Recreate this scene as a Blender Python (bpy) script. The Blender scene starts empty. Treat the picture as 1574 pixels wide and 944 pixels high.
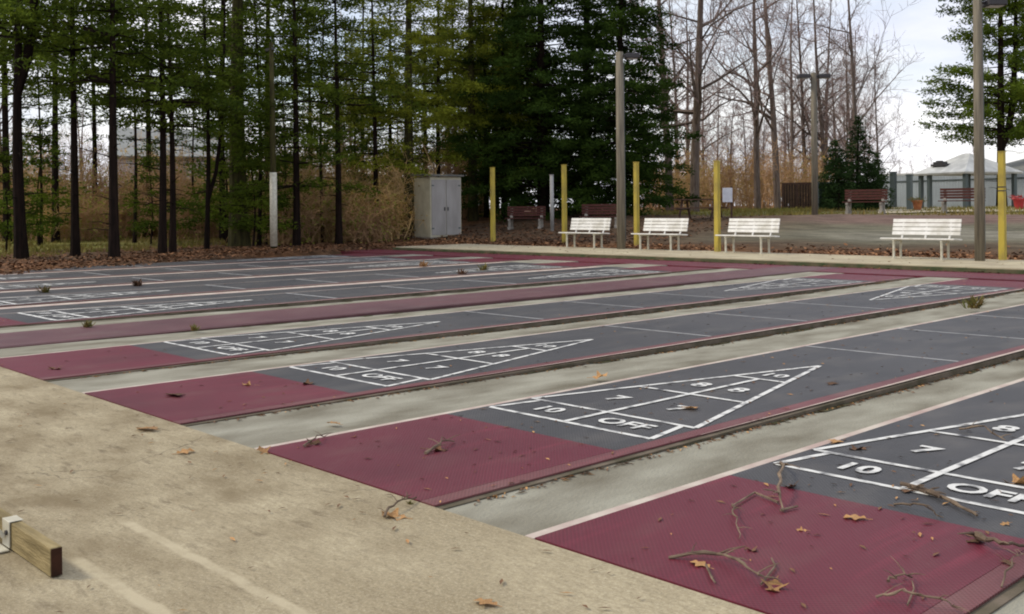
import bpy, math, random
from mathutils import Vector, Matrix
from mathutils import noise as mnoise
R = math.radians
random.seed(7)
scene = bpy.context.scene
# ------------------------------------------------------------------ camera
CAM = Vector((2.6853, -2.4219, 1.3141))
YAW, PIT, ROL, FPX = -0.8115, 0.0, -0.0096, 1579.0
PY = 319.06          # level camera, principal row of the cropped photograph
fw = Vector((math.sin(YAW)*math.cos(PIT), math.cos(YAW)*math.cos(PIT), -math.sin(PIT)))
rt = Vector((math.cos(YAW), -math.sin(YAW), 0)); up = rt.cross(fw)
rt2 = rt*math.cos(ROL) + up*math.sin(ROL); up2 = -rt*math.sin(ROL) + up*math.cos(ROL)
cd = bpy.data.cameras.new('camera'); cam = bpy.data.objects.new('camera', cd)
scene.collection.objects.link(cam)
m = Matrix((rt2, up2, -fw)).transposed().to_4x4(); m.translation = CAM
cam.matrix_world = m
cd.sensor_width = 36; cd.lens = FPX/1574*36; cd.shift_y = -(472-PY)/1574; cd.clip_end = 4000; cd.clip_start = .05
scene.camera = cam
# ------------------------------------------------------------------ world, sun, exposure
SUN_EL, SUN_AZ = R(42), R(232)      # azimuth clockwise from +Y; light comes from the camera's left and behind
w = bpy.data.worlds.new("World"); scene.world = w; w.use_nodes = True
nt = w.node_tree; nt.nodes.clear()
out = nt.nodes.new('ShaderNodeOutputWorld'); bg = nt.nodes.new('ShaderNodeBackground')
sky = nt.nodes.new('ShaderNodeTexSky'); sky.sky_type = 'NISHITA'; sky.sun_disc = False
sky.sun_elevation = SUN_EL; sky.sun_rotation = SUN_AZ; sky.air_density = 1.2; sky.dust_density = 1.2
tc = nt.nodes.new('ShaderNodeTexCoord'); mp = nt.nodes.new('ShaderNodeMapping')
mp.inputs['Scale'].default_value = (1.0, 1.0, 3.2)
nz = nt.nodes.new('ShaderNodeTexNoise'); nz.inputs['Scale'].default_value = 2.3; nz.inputs['Detail'].default_value = 7
nz.inputs['Roughness'].default_value = .55
cr = nt.nodes.new('ShaderNodeValToRGB'); cr.color_ramp.elements[0].position = .33; cr.color_ramp.elements[1].position = .56
cr.color_ramp.elements[0].color = (.30, .30, .30, 1)
mx = nt.nodes.new('ShaderNodeMix'); mx.data_type = 'RGBA'
cm = nt.nodes.new('ShaderNodeMix'); cm.data_type = 'RGBA'; cm.inputs['A'].default_value = (5.2, 5.5, 6.5, 1); cm.inputs['B'].default_value = (8.0, 7.9, 8.0, 1)
n2 = nt.nodes.new('ShaderNodeTexNoise'); n2.inputs['Scale'].default_value = 3.1; n2.inputs['Detail'].default_value = 8
m2 = nt.nodes.new('ShaderNodeMapRange'); m2.inputs[1].default_value = .38; m2.inputs[2].default_value = .62
L = nt.links.new
L(tc.outputs['Generated'], mp.inputs['Vector']); L(mp.outputs[0], nz.inputs['Vector'])
L(mp.outputs[0], n2.inputs['Vector']); L(n2.outputs['Fac'], m2.inputs[0]); L(m2.outputs[0], cm.inputs['Factor']); L(cm.outputs['Result'], mx.inputs['B'])
L(nz.outputs['Fac'], cr.inputs[0]); L(cr.outputs[0], mx.inputs['Factor'])
L(sky.outputs[0], mx.inputs['A']); L(mx.outputs['Result'], bg.inputs['Color'])
bg.inputs['Strength'].default_value = .1; L(bg.outputs[0], out.inputs[0])
sd = bpy.data.lights.new('sun', 'SUN'); sd.energy = 1.5; sd.angle = R(10); sd.color = (1, .90, .70)
so = bpy.data.objects.new('sun', sd); scene.collection.objects.link(so)
sv = Vector((math.sin(SUN_AZ)*math.cos(SUN_EL), math.cos(SUN_AZ)*math.cos(SUN_EL), math.sin(SUN_EL)))
so.rotation_euler = sv.to_track_quat('Z', 'Y').to_euler()
vs = scene.view_settings; vs.view_transform = 'Standard'; vs.look = 'None'; vs.gamma = 1; vs.use_curve_mapping = False
vs.exposure = 0.66
scene.cycles.pixel_filter_type = 'BLACKMAN_HARRIS'
scene.cycles.filter_width = 2.0
scene.cycles.use_denoising = True
scene.cycles.max_bounces = 6; scene.cycles.diffuse_bounces = 3
col = scene.collection

# ------------------------------------------------------------------ helpers
def tag(o, label=None, cat=None, group=None, kind=None):
    if label: o['label'] = label
    if cat: o['category'] = cat
    if group: o['group'] = group
    if kind: o['kind'] = kind
    return o
def empty(name, loc, rz=0, parent=None):
    o = bpy.data.objects.new(name, None); o.empty_display_size = .2
    o.location = loc; o.rotation_euler = (0, 0, rz); o.parent = parent; col.objects.link(o); return o
class MB:
    def __init__(s): s.v = []; s.f = []; s.mi = []; s.cm = 0
    def face(s, pts):
        n = len(s.v); s.v += [tuple(p) for p in pts]; s.f.append(tuple(range(n, n+len(pts)))); s.mi.append(s.cm)
    def box(s, x0, x1, y0, y1, z0, z1, M=None, taper=0):
        n = len(s.v); t = taper
        c = [(x0, y0, z0), (x1, y0, z0), (x1, y1, z0), (x0, y1, z0), (x0+t, y0+t, z1), (x1-t, y0+t, z1), (x1-t, y1-t, z1), (x0+t, y1-t, z1)]
        if M is not None: c = [tuple(M @ Vector(p)) for p in c]
        s.v += c
        for f in ((0, 3, 2, 1), (4, 5, 6, 7), (0, 1, 5, 4), (1, 2, 6, 5), (2, 3, 7, 6), (3, 0, 4, 7)):
            s.f.append(tuple(n+i for i in f)); s.mi.append(s.cm)
    def tube(s, pts, rad, n=6, cap=True):
        pts = [Vector(p) for p in pts]; k = len(s.v); m_ = len(pts)
        ref = Vector((0, 0, 1)) if abs((pts[-1]-pts[0]).normalized().z) < .9 else Vector((1, 0, 0))
        for i, p in enumerate(pts):
            d = (pts[min(i+1, m_-1)]-pts[max(i-1, 0)])
            d = d.normalized() if d.length > 1e-9 else Vector((0, 0, 1))
            a = d.cross(ref)
            a = a.normalized() if a.length > 1e-6 else Vector((1, 0, 0))
            b = a.cross(d)
            r = rad[i] if hasattr(rad, '__len__') else rad
            for j in range(n):
                t = 2*math.pi*j/n
                s.v.append(tuple(p + a*(r*math.cos(t)) + b*(r*math.sin(t))))
        for i in range(m_-1):
            for j in range(n):
                j2 = (j+1) % n
                s.f.append((k+i*n+j, k+i*n+j2, k+(i+1)*n+j2, k+(i+1)*n+j)); s.mi.append(s.cm)
        if cap:
            s.f.append(tuple(k+j for j in range(n))[::-1]); s.f.append(tuple(k+(m_-1)*n+j for j in range(n))); s.mi += [s.cm]*2
    def mesh(s, name, mats, smooth=False):
        me = bpy.data.meshes.new(name); me.from_pydata(s.v, [], s.f)
        for m_ in (mats if isinstance(mats, (list, tuple)) else [mats]): me.materials.append(m_)
        if any(s.mi): me.polygons.foreach_set('material_index', s.mi)
        if smooth: me.polygons.foreach_set('use_smooth', [True]*len(me.polygons))
        me.update(); return me
    def build(s, name, mats, parent=None, smooth=False, bevel=0):
        o = bpy.data.objects.new(name, s.mesh(name, mats, smooth)); o.parent = parent; col.objects.link(o)
        if bevel:
            b = o.modifiers.new('bevel', 'BEVEL'); b.width = bevel; b.segments = 2; b.limit_method = 'ANGLE'
        return o
def put(name, me, parent=None, loc=(0, 0, 0), rot=(0, 0, 0), sc=(1, 1, 1)):
    o = bpy.data.objects.new(name, me); o.parent = parent; o.location = loc; o.rotation_euler = rot; o.scale = sc
    col.objects.link(o); return o
def copy_tree(o, parent=None):
    c = o.copy(); col.objects.link(c); c.parent = parent
    for ch in list(o.children): copy_tree(ch, c)
    return c
def sstep(a, b, x):
    t = max(0., min(1., (x-a)/(b-a))); return t*t*(3-2*t)
def lerp_tab(tab, x):
    if x <= tab[0][0]: return tab[0][1]
    for (a, b), (c, d) in zip(tab, tab[1:]):
        if x <= c: return b+(d-b)*(x-a)/(c-a)
    return tab[-1][1]
def edge_x(y):                       # where the litter-covered bank meets the court's far side
    return lerp_tab([(-3, -19.6), (0, -19.9), (4.7, -20.8), (8, -22.0), (13, -24.2), (17, -24.6), (30, -25)], y) + .25*math.sin(y*1.7)+.15*math.sin(y*4.1)
def ground(x, y):
    rise = lerp_tab([(0, 0), (9, .88), (20, 1.0), (40, 1.1), (80, 1.2), (400, 1.22)], y-20.5)
    rise *= sstep(-80, -30, x) * .85 + .15
    hz = mnoise.noise(Vector((x*.22, y*.22, 0)))*.06 + mnoise.noise(Vector((x*.9, y*.9, 3)))*.025
    if -7.5 < y < 20.4 and x > -30:
        ins = sstep(edge_x(y)-.5, edge_x(y)+.35, x)
        if y > 17.3: ins = sstep(-27.0, -25.5, x + (y-17.3)*.3) if False else sstep(edge_x(y)-.5, edge_x(y)+.35, x)
        return (1-ins)*(.035+max(0, hz)*.7) - .22*ins
    return rise + hz*sstep(20.4, 22.5, y) + (.02 if y > 20 else 0) + (.035+max(0, hz)*.7 if y <= 20.4 else 0)
def spot(u, r, v_=None):             # ground point seen in photo column u at horizontal distance r
    d = fw*FPX + rt2*(u-787) - up2*(380-PY)
    d = Vector((d.x, d.y, 0)).normalized()*r
    x, y = CAM.x+d.x, CAM.y+d.y
    return Vector((x, y, ground(x, y)))
def zat(u, v, p):                    # height of photo row v above point p
    d = fw*FPX + rt2*(u-787) - up2*(v-PY)
    t = math.hypot(p.x-CAM.x, p.y-CAM.y)/math.hypot(d.x, d.y)
    return CAM.z + d.z*t

def pix(u, v_, z=0):
    d = fw*FPX+rt2*(u-787)-up2*(v_-PY); t = (z-CAM.z)/d.z; q = CAM+d*t; return Vector((q.x, q.y, z))
# ------------------------------------------------------------------ materials
def mat(name, c, rough=.8, spec=.3, var=None, scale=4., detail=6., lo=.35, hi=.65, bump=0., bscale=30., metal=0., rnd=0., coords='Object', stretch=(1, 1, 1), transl=0.):
    m_ = bpy.data.materials.new(name); m_.use_nodes = True; t = m_.node_tree; n = t.nodes; l = t.links.new
    b = n['Principled BSDF']; b.inputs['Roughness'].default_value = rough; b.inputs['Specular IOR Level'].default_value = spec
    b.inputs['Metallic'].default_value = metal
    tcn = n.new('ShaderNodeTexCoord'); mpn = n.new('ShaderNodeMapping'); l(tcn.outputs[coords], mpn.inputs[0]); mpn.inputs['Scale'].default_value = stretch
    src = None
    if var:
        nn = n.new('ShaderNodeTexNoise'); nn.inputs['Scale'].default_value = scale; nn.inputs['Detail'].default_value = detail
        l(mpn.outputs[0], nn.inputs['Vector'])
        rr = n.new('ShaderNodeMapRange'); rr.inputs[1].default_value = lo; rr.inputs[2].default_value = hi; l(nn.outputs['Fac'], rr.inputs[0])
        mm = n.new('ShaderNodeMix'); mm.data_type = 'RGBA'; mm.inputs['A'].default_value = (*c, 1); mm.inputs['B'].default_value = (*var, 1)
        l(rr.outputs[0], mm.inputs['Factor']); src = mm.outputs['Result']
    if rnd:
        oi = n.new('ShaderNodeObjectInfo'); hs = n.new('ShaderNodeHueSaturation')
        mr = n.new('ShaderNodeMapRange'); mr.inputs[3].default_value = 1-rnd; mr.inputs[4].default_value = 1+rnd
        l(oi.outputs['Random'], mr.inputs[0]); l(mr.outputs[0], hs.inputs['Value'])
        if src: l(src, hs.inputs['Color'])
        else: hs.inputs['Color'].default_value = (*c, 1)
        src = hs.outputs[0]
    if src: l(src, b.inputs['Base Color'])
    else: b.inputs['Base Color'].default_value = (*c, 1)
    if bump:
        bn = n.new('ShaderNodeTexNoise'); bn.inputs['Scale'].default_value = bscale; bn.inputs['Detail'].default_value = 5; l(mpn.outputs[0], bn.inputs['Vector'])
        bb = n.new('ShaderNodeBump'); bb.inputs['Strength'].default_value = bump; bb.inputs['Distance'].default_value = .02
        l(bn.outputs['Fac'], bb.inputs['Height']); l(bb.outputs[0], b.inputs['Normal'])
    if transl:
        tr = n.new('ShaderNodeBsdfTranslucent'); ms = n.new('ShaderNodeMixShader'); ms.inputs[0].default_value = transl
        if src: l(src, tr.inputs[0])
        else: tr.inputs[0].default_value = (*c, 1)
        o_ = n['Material Output']; l(b.outputs[0], ms.inputs[1]); l(tr.outputs[0], ms.inputs[2]); l(ms.outputs[0], o_.inputs[0])
    return m_
def tile_mat(name, c, c2, grime):
    """interlocking plastic court tile: 12 mm open grid, dust drifts, faint tile seams"""
    m_ = bpy.data.materials.new(name); m_.use_nodes = True; t = m_.node_tree; n = t.nodes; l = t.links.new
    b = n['Principled BSDF']; b.inputs['Roughness'].default_value = .55; b.inputs['Specular IOR Level'].default_value = .28
    tcn = n.new('ShaderNodeNewGeometry'); P_ = tcn.outputs['Position']
    def noise(sc, det=5, st=None):
        nn = n.new('ShaderNodeTexNoise'); nn.inputs['Scale'].default_value = sc; nn.inputs['Detail'].default_value = det
        if st:
            q = n.new('ShaderNodeMapping'); q.inputs['Scale'].default_value = st; l(P_, q.inputs[0]); l(q.outputs[0], nn.inputs['Vector'])
        else: l(P_, nn.inputs['Vector'])
        return nn.outputs['Fac']
    def rng(s, a, b_, lo, hi):
        q = n.new('ShaderNodeMapRange'); q.inputs[1].default_value = a; q.inputs[2].default_value = b_; q.inputs[3].default_value = lo; q.inputs[4].default_value = hi
        l(s, q.inputs[0]); return q.outputs[0]
    def mix(f, A, B):
        q = n.new('ShaderNodeMix'); q.data_type = 'RGBA'
        l(f, q.inputs['Factor'])
        for k, s in (('A', A), ('B', B)):
            if isinstance(s, tuple): q.inputs[k].default_value = (*s, 1)
            else: l(s, q.inputs[k])
        return q.outputs['Result']
    base = mix(rng(noise(.9, 4), .35, .65, 0, 1), c, c2)
    base = mix(rng(noise(3.5, 7, (1, .5, 1)), .5, .78, 0, .55), base, grime)
    base = mix(rng(noise(4.5, 6, (2.6, .22, 1)), .56, .74, 0, .5), base, tuple(min(1, v*1.9) for v in c))
    base = mix(rng(noise(.55, 8), .54, .66, 0, .45), base, tuple(v*.55 for v in c))
    # grid
    sx = n.new('ShaderNodeSeparateXYZ'); l(P_, sx.inputs[0])
    def sine(s, k):
        a = n.new('ShaderNodeMath'); a.operation = 'MULTIPLY'; a.inputs[1].default_value = k; l(s, a.inputs[0])
        q = n.new('ShaderNodeMath'); q.operation = 'SINE'; l(a.outputs[0], q.inputs[0]); return q.outputs[0]
    a = n.new('ShaderNodeMath'); a.operation = 'MULTIPLY'; l(sine(sx.outputs[0], 2*math.pi/.022), a.inputs[0]); l(sine(sx.outputs[1], 2*math.pi/.022), a.inputs[1])
    g = rng(a.outputs[0], .10, .6, 0, .5)
    base = mix(g, base, tuple(v*.35 for v in c))
    l(base, b.inputs['Base Color'])
    bb = n.new('ShaderNodeBump'); bb.inputs['Strength'].default_value = .25; bb.inputs['Distance'].default_value = .003; bb.invert = True
    l(a.outputs[0], bb.inputs['Height']); l(bb.outputs[0], b.inputs['Normal'])
    return m_
M = {}
M['dark_tile'] = tile_mat('dark_tile', (.046, .046, .050), (.066, .064, .067), (.13, .12, .11))
M['red_tile'] = tile_mat('red_tile', (.115, .013, .026), (.135, .019, .033), (.15, .065, .06))
M['edge_tile'] = tile_mat('edge_tile', (.13, .040, .045), (.17, .06, .062), (.20, .14, .12))
M['walk_tile'] = tile_mat('walk_tile', (.105, .042, .050), (.135, .062, .066), (.17, .12, .11))
M['slab'] = mat('slab', (.085, .075, .050), .95, .1, (.16, .13, .10), 5, bump=.3, bscale=40)  # dark base colour holds damp grime and the side face's shade
M['lip'] = mat('lip', (.52, .46, .40), .9, .2, (.40, .30, .27), 5, bump=.2)
M['gutter'] = mat('gutter', (.31, .30, .245), .9, .15, (.15, .135, .10), 2.2, detail=10, lo=.36, hi=.72, bump=.5, bscale=60, stretch=(1.5, .6, 1))
M['moss_shade'] = mat('moss_shade', (.045, .05, .02), .95, .1, (.10, .085, .05), 12, bump=.5)
M['sidewalk'] = mat('sidewalk', (.44, .39, .27), .9, .2, (.33, .28, .20), 1.6, detail=8, bump=.3)
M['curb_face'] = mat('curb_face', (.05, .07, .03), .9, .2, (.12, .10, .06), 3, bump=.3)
M['white_wood'] = mat('white_wood', (.76, .75, .72), .6, .3, (.52, .50, .44), 5, detail=9, lo=.42, hi=.75, rnd=.06)
M['white_metal'] = mat('white_metal', (.62, .60, .50), .5, .4, (.45, .42, .33), 12)
M['yellow'] = mat('yellow', (.45, .35, .060), .65, .25, (.22, .17, .06), 5, lo=.45, hi=.75, detail=9, stretch=(1, 1, .4), rnd=.08)
M['grey_wood'] = mat('grey_wood', (.23, .20, .15), .9, .2, (.13, .115, .09), 5, stretch=(4, 4, .25), bump=.4, bscale=20, rnd=.1)
M['pale_wood'] = mat('pale_wood', (.42, .41, .40), .8, .2, (.30, .30, .29), 4, stretch=(3, 3, .3), bump=.3)
M['dark_metal'] = mat('dark_metal', (.035, .032, .035), .5, .5)
M['glass'] = mat('glass', (.05, .055, .06), .1, .6)
M['red_wood'] = mat('red_wood', (.10, .030, .022), .7, .3, (.06, .022, .018), 8, stretch=(1, 6, 6))
M['brown_wood'] = mat('brown_wood', (.085, .045, .032), .8, .3, (.05, .03, .022), 8)
M['concrete'] = mat('concrete', (.36, .33, .29), .9, .2, (.24, .22, .19), 9, bump=.3)
M['bark'] = mat('bark', (.022, .014, .011), .95, .05, (.011, .008, .007), 3, stretch=(5, 5, .8), bump=.8, bscale=14, rnd=.25)
M['bark_green'] = mat('bark_green', (.065, .06, .022), .95, .1, (.03, .026, .014), 3, stretch=(4, 4, .8), bump=.8, bscale=14, rnd=.15)
M['bark_grey'] = mat('bark_grey', (.17, .135, .115), .95, .1, (.095, .07, .058), 3, stretch=(4, 4, .7), bump=.7, bscale=14, rnd=.25)
M['twig'] = mat('twig', (.30, .22, .20), .9, .1, (.20, .14, .12), 2, rnd=.25)
M['brush'] = mat('brush', (.52, .35, .15), .9, .1, (.34, .24, .13), 1.3, rnd=.35)
M['brush_red'] = mat('brush_red', (.50, .31, .16), .9, .1, (.30, .19, .11), 1.3, rnd=.35)
M['olive_leaf'] = mat('olive_leaf', (.26, .25, .05), .85, .1, (.16, .19, .035), 2.2, rnd=.35, transl=.25)
M['brush_leaf'] = mat('brush_leaf', (.50, .30, .075), .85, .1, (.24, .24, .05), 2.2, rnd=.35, transl=.25)
M['needle'] = mat('needle', (.105, .145, .016), .8, .05, (.045, .072, .010), .9, detail=3, lo=.4, hi=.6, rnd=.3, transl=.3)
M['needle_yellow'] = mat('needle_yellow', (.19, .21, .022), .8, .05, (.085, .11, .014), .9, detail=3, lo=.4, hi=.6, rnd=.25, transl=.35)
M['needle_dark'] = mat('needle_dark', (.065, .115, .018), .8, .05, (.026, .052, .010), .8, detail=3, lo=.4, hi=.6, rnd=.25, transl=.35)
M['needle_spruce'] = mat('needle_spruce', (.032, .060, .018), .8, .05, (.016, .032, .010), .8, detail=3, lo=.4, hi=.6, rnd=.15, transl=.2)
M['leaf_tan'] = mat('leaf_tan', (.46, .27, .11), .7, .3, (.30, .15, .06), 20, rnd=.3, transl=.15)
M['leaf_brown'] = mat('leaf_brown', (.16, .085, .045), .8, .2, (.09, .05, .03), 20, rnd=.3)
M['litter'] = mat('litter', (.18, .085, .040), .85, .2, (.07, .038, .022), .9, detail=8, rnd=0)
M['litter_bright'] = mat('litter_bright', (.34, .17, .08), .85, .2, (.15, .07, .035), 3, rnd=0)
M['twig_ground'] = mat('twig_ground', (.22, .165, .115), .85, .2, (.10, .07, .05), 14, rnd=.2)
M['weed'] = mat('weed', (.11, .13, .03), .8, .2, (.20, .13, .05), 8, rnd=.2, transl=.2)
M['grass'] = mat('grass', (.17, .17, .035), .85, .2, (.21, .15, .05), .7, transl=.2)
M['beam'] = mat('beam', (.33, .26, .13), .8, .2, (.17, .13, .06), 6, stretch=(.6, 4, 4), bump=.4, bscale=30)
M['beam_end'] = mat('beam_end', (.05, .022, .014), .9, .1, (.03, .015, .01), 20)
M['white_vinyl'] = mat('white_vinyl', (.40, .45, .49), .5, .3, (.35, .39, .43), 1.2)
M['roof_white'] = mat('roof_white', (.66, .67, .66), .6, .3, (.46, .47, .47), 2)
M['roof_grey'] = mat('roof_grey', (.26, .27, .265), .8, .3, (.27, .28, .27), 3)
M['siding'] = mat('siding', (.52, .48, .50), .8, .2, (.44, .41, .42), 1)
M['shed_door_shaded'] = mat('shed_door_shaded', (.35, .335, .32), .75, .25, (.28, .265, .25), 3, stretch=(1, 1, .3))  # greyer than the cream wall: the front's shade is put into this colour
M['shed_wall'] = mat('shed_wall', (.52, .49, .37), .8, .25, (.42, .39, .29), 3)
M['shed_roof'] = mat('shed_roof', (.16, .16, .14), .8, .3, (.11, .11, .10), 5)
M['clay_orange'] = mat('clay_orange', (.42, .16, .06), .7, .3, (.30, .10, .04), 8)
M['red_plastic'] = mat('red_plastic', (.42, .03, .035), .5, .4, (.30, .03, .03), 8)
M['sign_face'] = mat('sign_face', (.62, .64, .70), .5, .4, (.5, .52, .58), 6)
M['screen'] = mat('screen', (.075, .05, .038), .9, .1, (.05, .035, .028), 5)
M['screen_dark'] = mat('screen_dark', (.020, .028, .024), .9, .1, (.013, .018, .016), 4)
M['steel'] = mat('steel', (.07, .09, .09), .5, .5)

# painted line material with wear showing the tile below
def paint_mat(name, c, wear_lo, wear_hi, under=(.06, .06, .07)):
    return mat(name, c, .6, .3, under, 9, detail=9, lo=wear_lo, hi=wear_hi)
M['line'] = paint_mat('line', (.64, .64, .62), .50, .70)
M['line_faded'] = paint_mat('line_faded', (.36, .36, .36), .54, .80)

# apron: warm concrete with mottling, dark dirt and two pale bands where boards once lay
m_ = bpy.data.materials.new('apron'); m_.use_nodes = True; t_ = m_.node_tree; n_ = t_.nodes; l_ = t_.links.new; b_ = n_['Principled BSDF']
b_.inputs['Roughness'].default_value = .92; b_.inputs['Specular IOR Level'].default_value = .15
g_ = n_.new('ShaderNodeNewGeometry')
def N_(sc, det, st=(1, 1, 1), rough=.55, off=(0, 0, 0)):
    q = n_.new('ShaderNodeMapping'); q.inputs['Scale'].default_value = st; q.inputs['Location'].default_value = off; l_(g_.outputs['Position'], q.inputs[0])
    k = n_.new('ShaderNodeTexNoise'); k.inputs['Scale'].default_value = sc; k.inputs['Detail'].default_value = det; k.inputs['Roughness'].default_value = rough
    l_(q.outputs[0], k.inputs['Vector']); return k.outputs['Fac']
def RG(s, a, b, lo=0., hi=1.):
    q = n_.new('ShaderNodeMapRange'); q.inputs[1].default_value = a; q.inputs[2].default_value = b; q.inputs[3].default_value = lo; q.inputs[4].default_value = hi
    l_(s, q.inputs[0]); return q.outputs[0]
def MX(f, A, B):
    q = n_.new('ShaderNodeMix'); q.data_type = 'RGBA'; l_(f, q.inputs['Factor'])
    for k, s in (('A', A), ('B', B)):
        if isinstance(s, tuple): q.inputs[k].default_value = (*s, 1)
        else: l_(s, q.inputs[k])
    return q.outputs['Result']
def OP(op, a, b):
    q = n_.new('ShaderNodeMath'); q.operation = op
    for i, s in enumerate((a, b)):
        if isinstance(s, (int, float)): q.inputs[i].default_value = s
        else: l_(s, q.inputs[i])
    return q.outputs[0]
c_ = MX(RG(N_(1.1, 8), .36, .64), (.43, .37, .25), (.30, .25, .16))
c_ = MX(RG(N_(24, 8, (.6, 1.6, 1), rough=.75), .40, .66, 0, .65), c_, (.19, .155, .10))
c_ = MX(RG(N_(70, 4, rough=.85), .48, .70, 0, .7), c_, (.56, .50, .37))
c_ = MX(RG(N_(55, 4, rough=.85, off=(5, 5, 0)), .54, .70, 0, .7), c_, (.13, .105, .07))
sx_ = n_.new('ShaderNodeSeparateXYZ'); l_(g_.outputs['Position'], sx_.inputs[0]); X_, Y_ = sx_.outputs[0], sx_.outputs[1]
dirt_ = OP('MULTIPLY', RG(N_(1.7, 9, (1, 1.6, 1), .62, (3, 1, 0)), .42, .66, 0, .8), RG(X_, .4, -1.8))
c_ = MX(dirt_, c_, (.17, .13, .075))
vo_ = n_.new('ShaderNodeTexVoronoi'); vo_.feature = 'DISTANCE_TO_EDGE'; vo_.inputs['Scale'].default_value = .42
vm_ = n_.new('ShaderNodeVectorMath'); vm_.operation = 'ADD'; wn_ = n_.new('ShaderNodeTexNoise'); wn_.inputs['Scale'].default_value = 2.5; wn_.inputs['Detail'].default_value = 8
l_(g_.outputs['Position'], wn_.inputs['Vector']); vs_ = n_.new('ShaderNodeVectorMath'); vs_.operation = 'SCALE'; vs_.inputs['Scale'].default_value = .35; l_(wn_.outputs['Color'], vs_.inputs[0])
l_(g_.outputs['Position'], vm_.inputs[0]); l_(vs_.outputs[0], vm_.inputs[1]); l_(vm_.outputs[0], vo_.inputs['Vector'])
c_ = MX(OP('MULTIPLY', RG(vo_.outputs['Distance'], .0025, .0008), RG(N_(.9, 3), .45, .6, 0, .55)), c_, (.10, .08, .055))
dirt2_ = OP('MULTIPLY', RG(N_(7, 9, (.6, 2.2, 1), .7, (9, 4, 0)), .55, .72, 0, .7), RG(X_, .2, -1.2))
c_ = MX(dirt2_, c_, (.095, .07, .045))
wob_ = OP('MULTIPLY', OP('SUBTRACT', N_(5, 4), .5), .05)
for yc, xs, wd in ((-.625, -1.62, .030), (-.955, -1.30, .036)):
    d_ = OP('ABSOLUTE', OP('ADD', OP('SUBTRACT', Y_, yc), wob_), 0)
    k_ = OP('MULTIPLY', RG(d_, wd, wd*.5), RG(X_, xs-.02, xs+.06))
    k_ = OP('MULTIPLY', k_, RG(N_(9, 5), .3, .55, .35, .85))
    c_ = MX(k_, c_, (.46, .40, .28))
l_(c_, b_.inputs['Base Color'])
bp_ = n_.new('ShaderNodeBump'); bp_.inputs['Strength'].default_value = .45; bp_.inputs['Distance'].default_value = .006
l_(OP('ADD', N_(60, 6, rough=.7), OP('MULTIPLY', N_(240, 2), .5)), bp_.inputs['Height']); l_(bp_.outputs[0], b_.inputs['Normal'])
M['apron'] = m_

# terrain: colour attribute says what covers the ground, noise breaks it up
m_ = bpy.data.materials.new('terrain'); m_.use_nodes = True; t_ = m_.node_tree; n_ = t_.nodes; l_ = t_.links.new; b_ = n_['Principled BSDF']
b_.inputs['Roughness'].default_value = .95; b_.inputs['Specular IOR Level'].default_value = .1
g_ = n_.new('ShaderNodeNewGeometry'); at_ = n_.new('ShaderNodeAttribute'); at_.attribute_name = 'cover'
f1 = RG(N_(1.3, 9, (.6, 2.6, 1), .7), .35, .68, .6, 1.45); f2 = RG(N_(14, 6, (1, 1, 1), .7), .35, .7, .85, 1.15)
vm = n_.new('ShaderNodeVectorMath'); vm.operation = 'SCALE'; l_(at_.outputs['Color'], vm.inputs[0]); l_(OP('MULTIPLY', f1, f2), vm.inputs['Scale'])
l_(vm.outputs[0], b_.inputs['Base Color'])
bp_ = n_.new('ShaderNodeBump'); bp_.inputs['Strength'].default_value = .4; bp_.inputs['Distance'].default_value = .02
l_(N_(12, 8, rough=.7), bp_.inputs['Height']); l_(bp_.outputs[0], b_.inputs['Normal'])
M['terrain'] = m_

# ------------------------------------------------------------------ terrain sheet
def axis(lo, hi, step, far):
    a = []; x = lo
    while x <= hi+1e-6: a.append(x); x += step
    g = step; p = lo; q = hi; pre = []; post = []
    while p > -far: g *= 1.25; p -= g; pre.append(p)
    g = step
    while q < far: g *= 1.25; q += g; post.append(q)
    return pre[::-1]+a+post
xs = axis(-70, 14, .5, 1500); ys = axis(-10, 62, .5, 1500)
def cover(x, y):
    n = mnoise.noise(Vector((x*.12, y*.12, 7))); n2 = mnoise.noise(Vector((x*.4, y*.4, 17)))
    dirt = (.085, .055, .035); litter = (.13, .065, .032); grass = (.17, .165, .04); dry = (.17, .13, .06); grey = (.125, .118, .085); grey2 = (.19, .18, .145); red = (.15, .10, .085)
    def mixc(a, b, t): return tuple(p+(q-p)*t for p, q in zip(a, b))
    d = math.hypot(x-CAM.x, y-CAM.y)
    s = y-20.5
    if y < 20.5 or x < -30:                                   # the wooded side
        c = mixc(dirt, litter, sstep(-.3, .4, n2))
        away = (edge_x(min(max(y, -3), 30))-x)
        g = sstep(7.5, 11, away+2*n)*(1-sstep(40, 60, away))*sstep(22, 12, y+2*n)
        c = mixc(c, grass, g*.9)
        c = mixc(c, litter, sstep(14, 22, y)*.7)
    else:
        c = mixc(litter, dirt, sstep(.5, 2.0, s+.8*n2))
        c = mixc(c, grey, sstep(1.6, 3.5, s+n2)*sstep(-19, -13, x+2*n))
        c = mixc(c, grey2, sstep(3.0, 4.2, s+.7*n2)*(1-sstep(5, 6, s+.7*n2))*sstep(-16, -9, x))
        c = mixc(c, red, sstep(6.5, 7.6, s+.5*n2)*sstep(-19, -13, x))
        c = mixc(c, dry, sstep(9.5, 13, s)*.8)
        c = mixc(c, grass, sstep(12, 15, s+2*n)*sstep(-.5, .3, n+.15)*.8)
    return c
v = []; cols = []
for y in ys:
    for x in xs:
        v.append((x, y, ground(x, y))); cols.append((*cover(x, y), 1))
nx = len(xs); f = [(j*nx+i, j*nx+i+1, (j+1)*nx+i+1, (j+1)*nx+i) for j in range(len(ys)-1) for i in range(nx-1)]
me = bpy.data.meshes.new('ground'); me.from_pydata(v, [], f); me.materials.append(M['terrain'])
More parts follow.
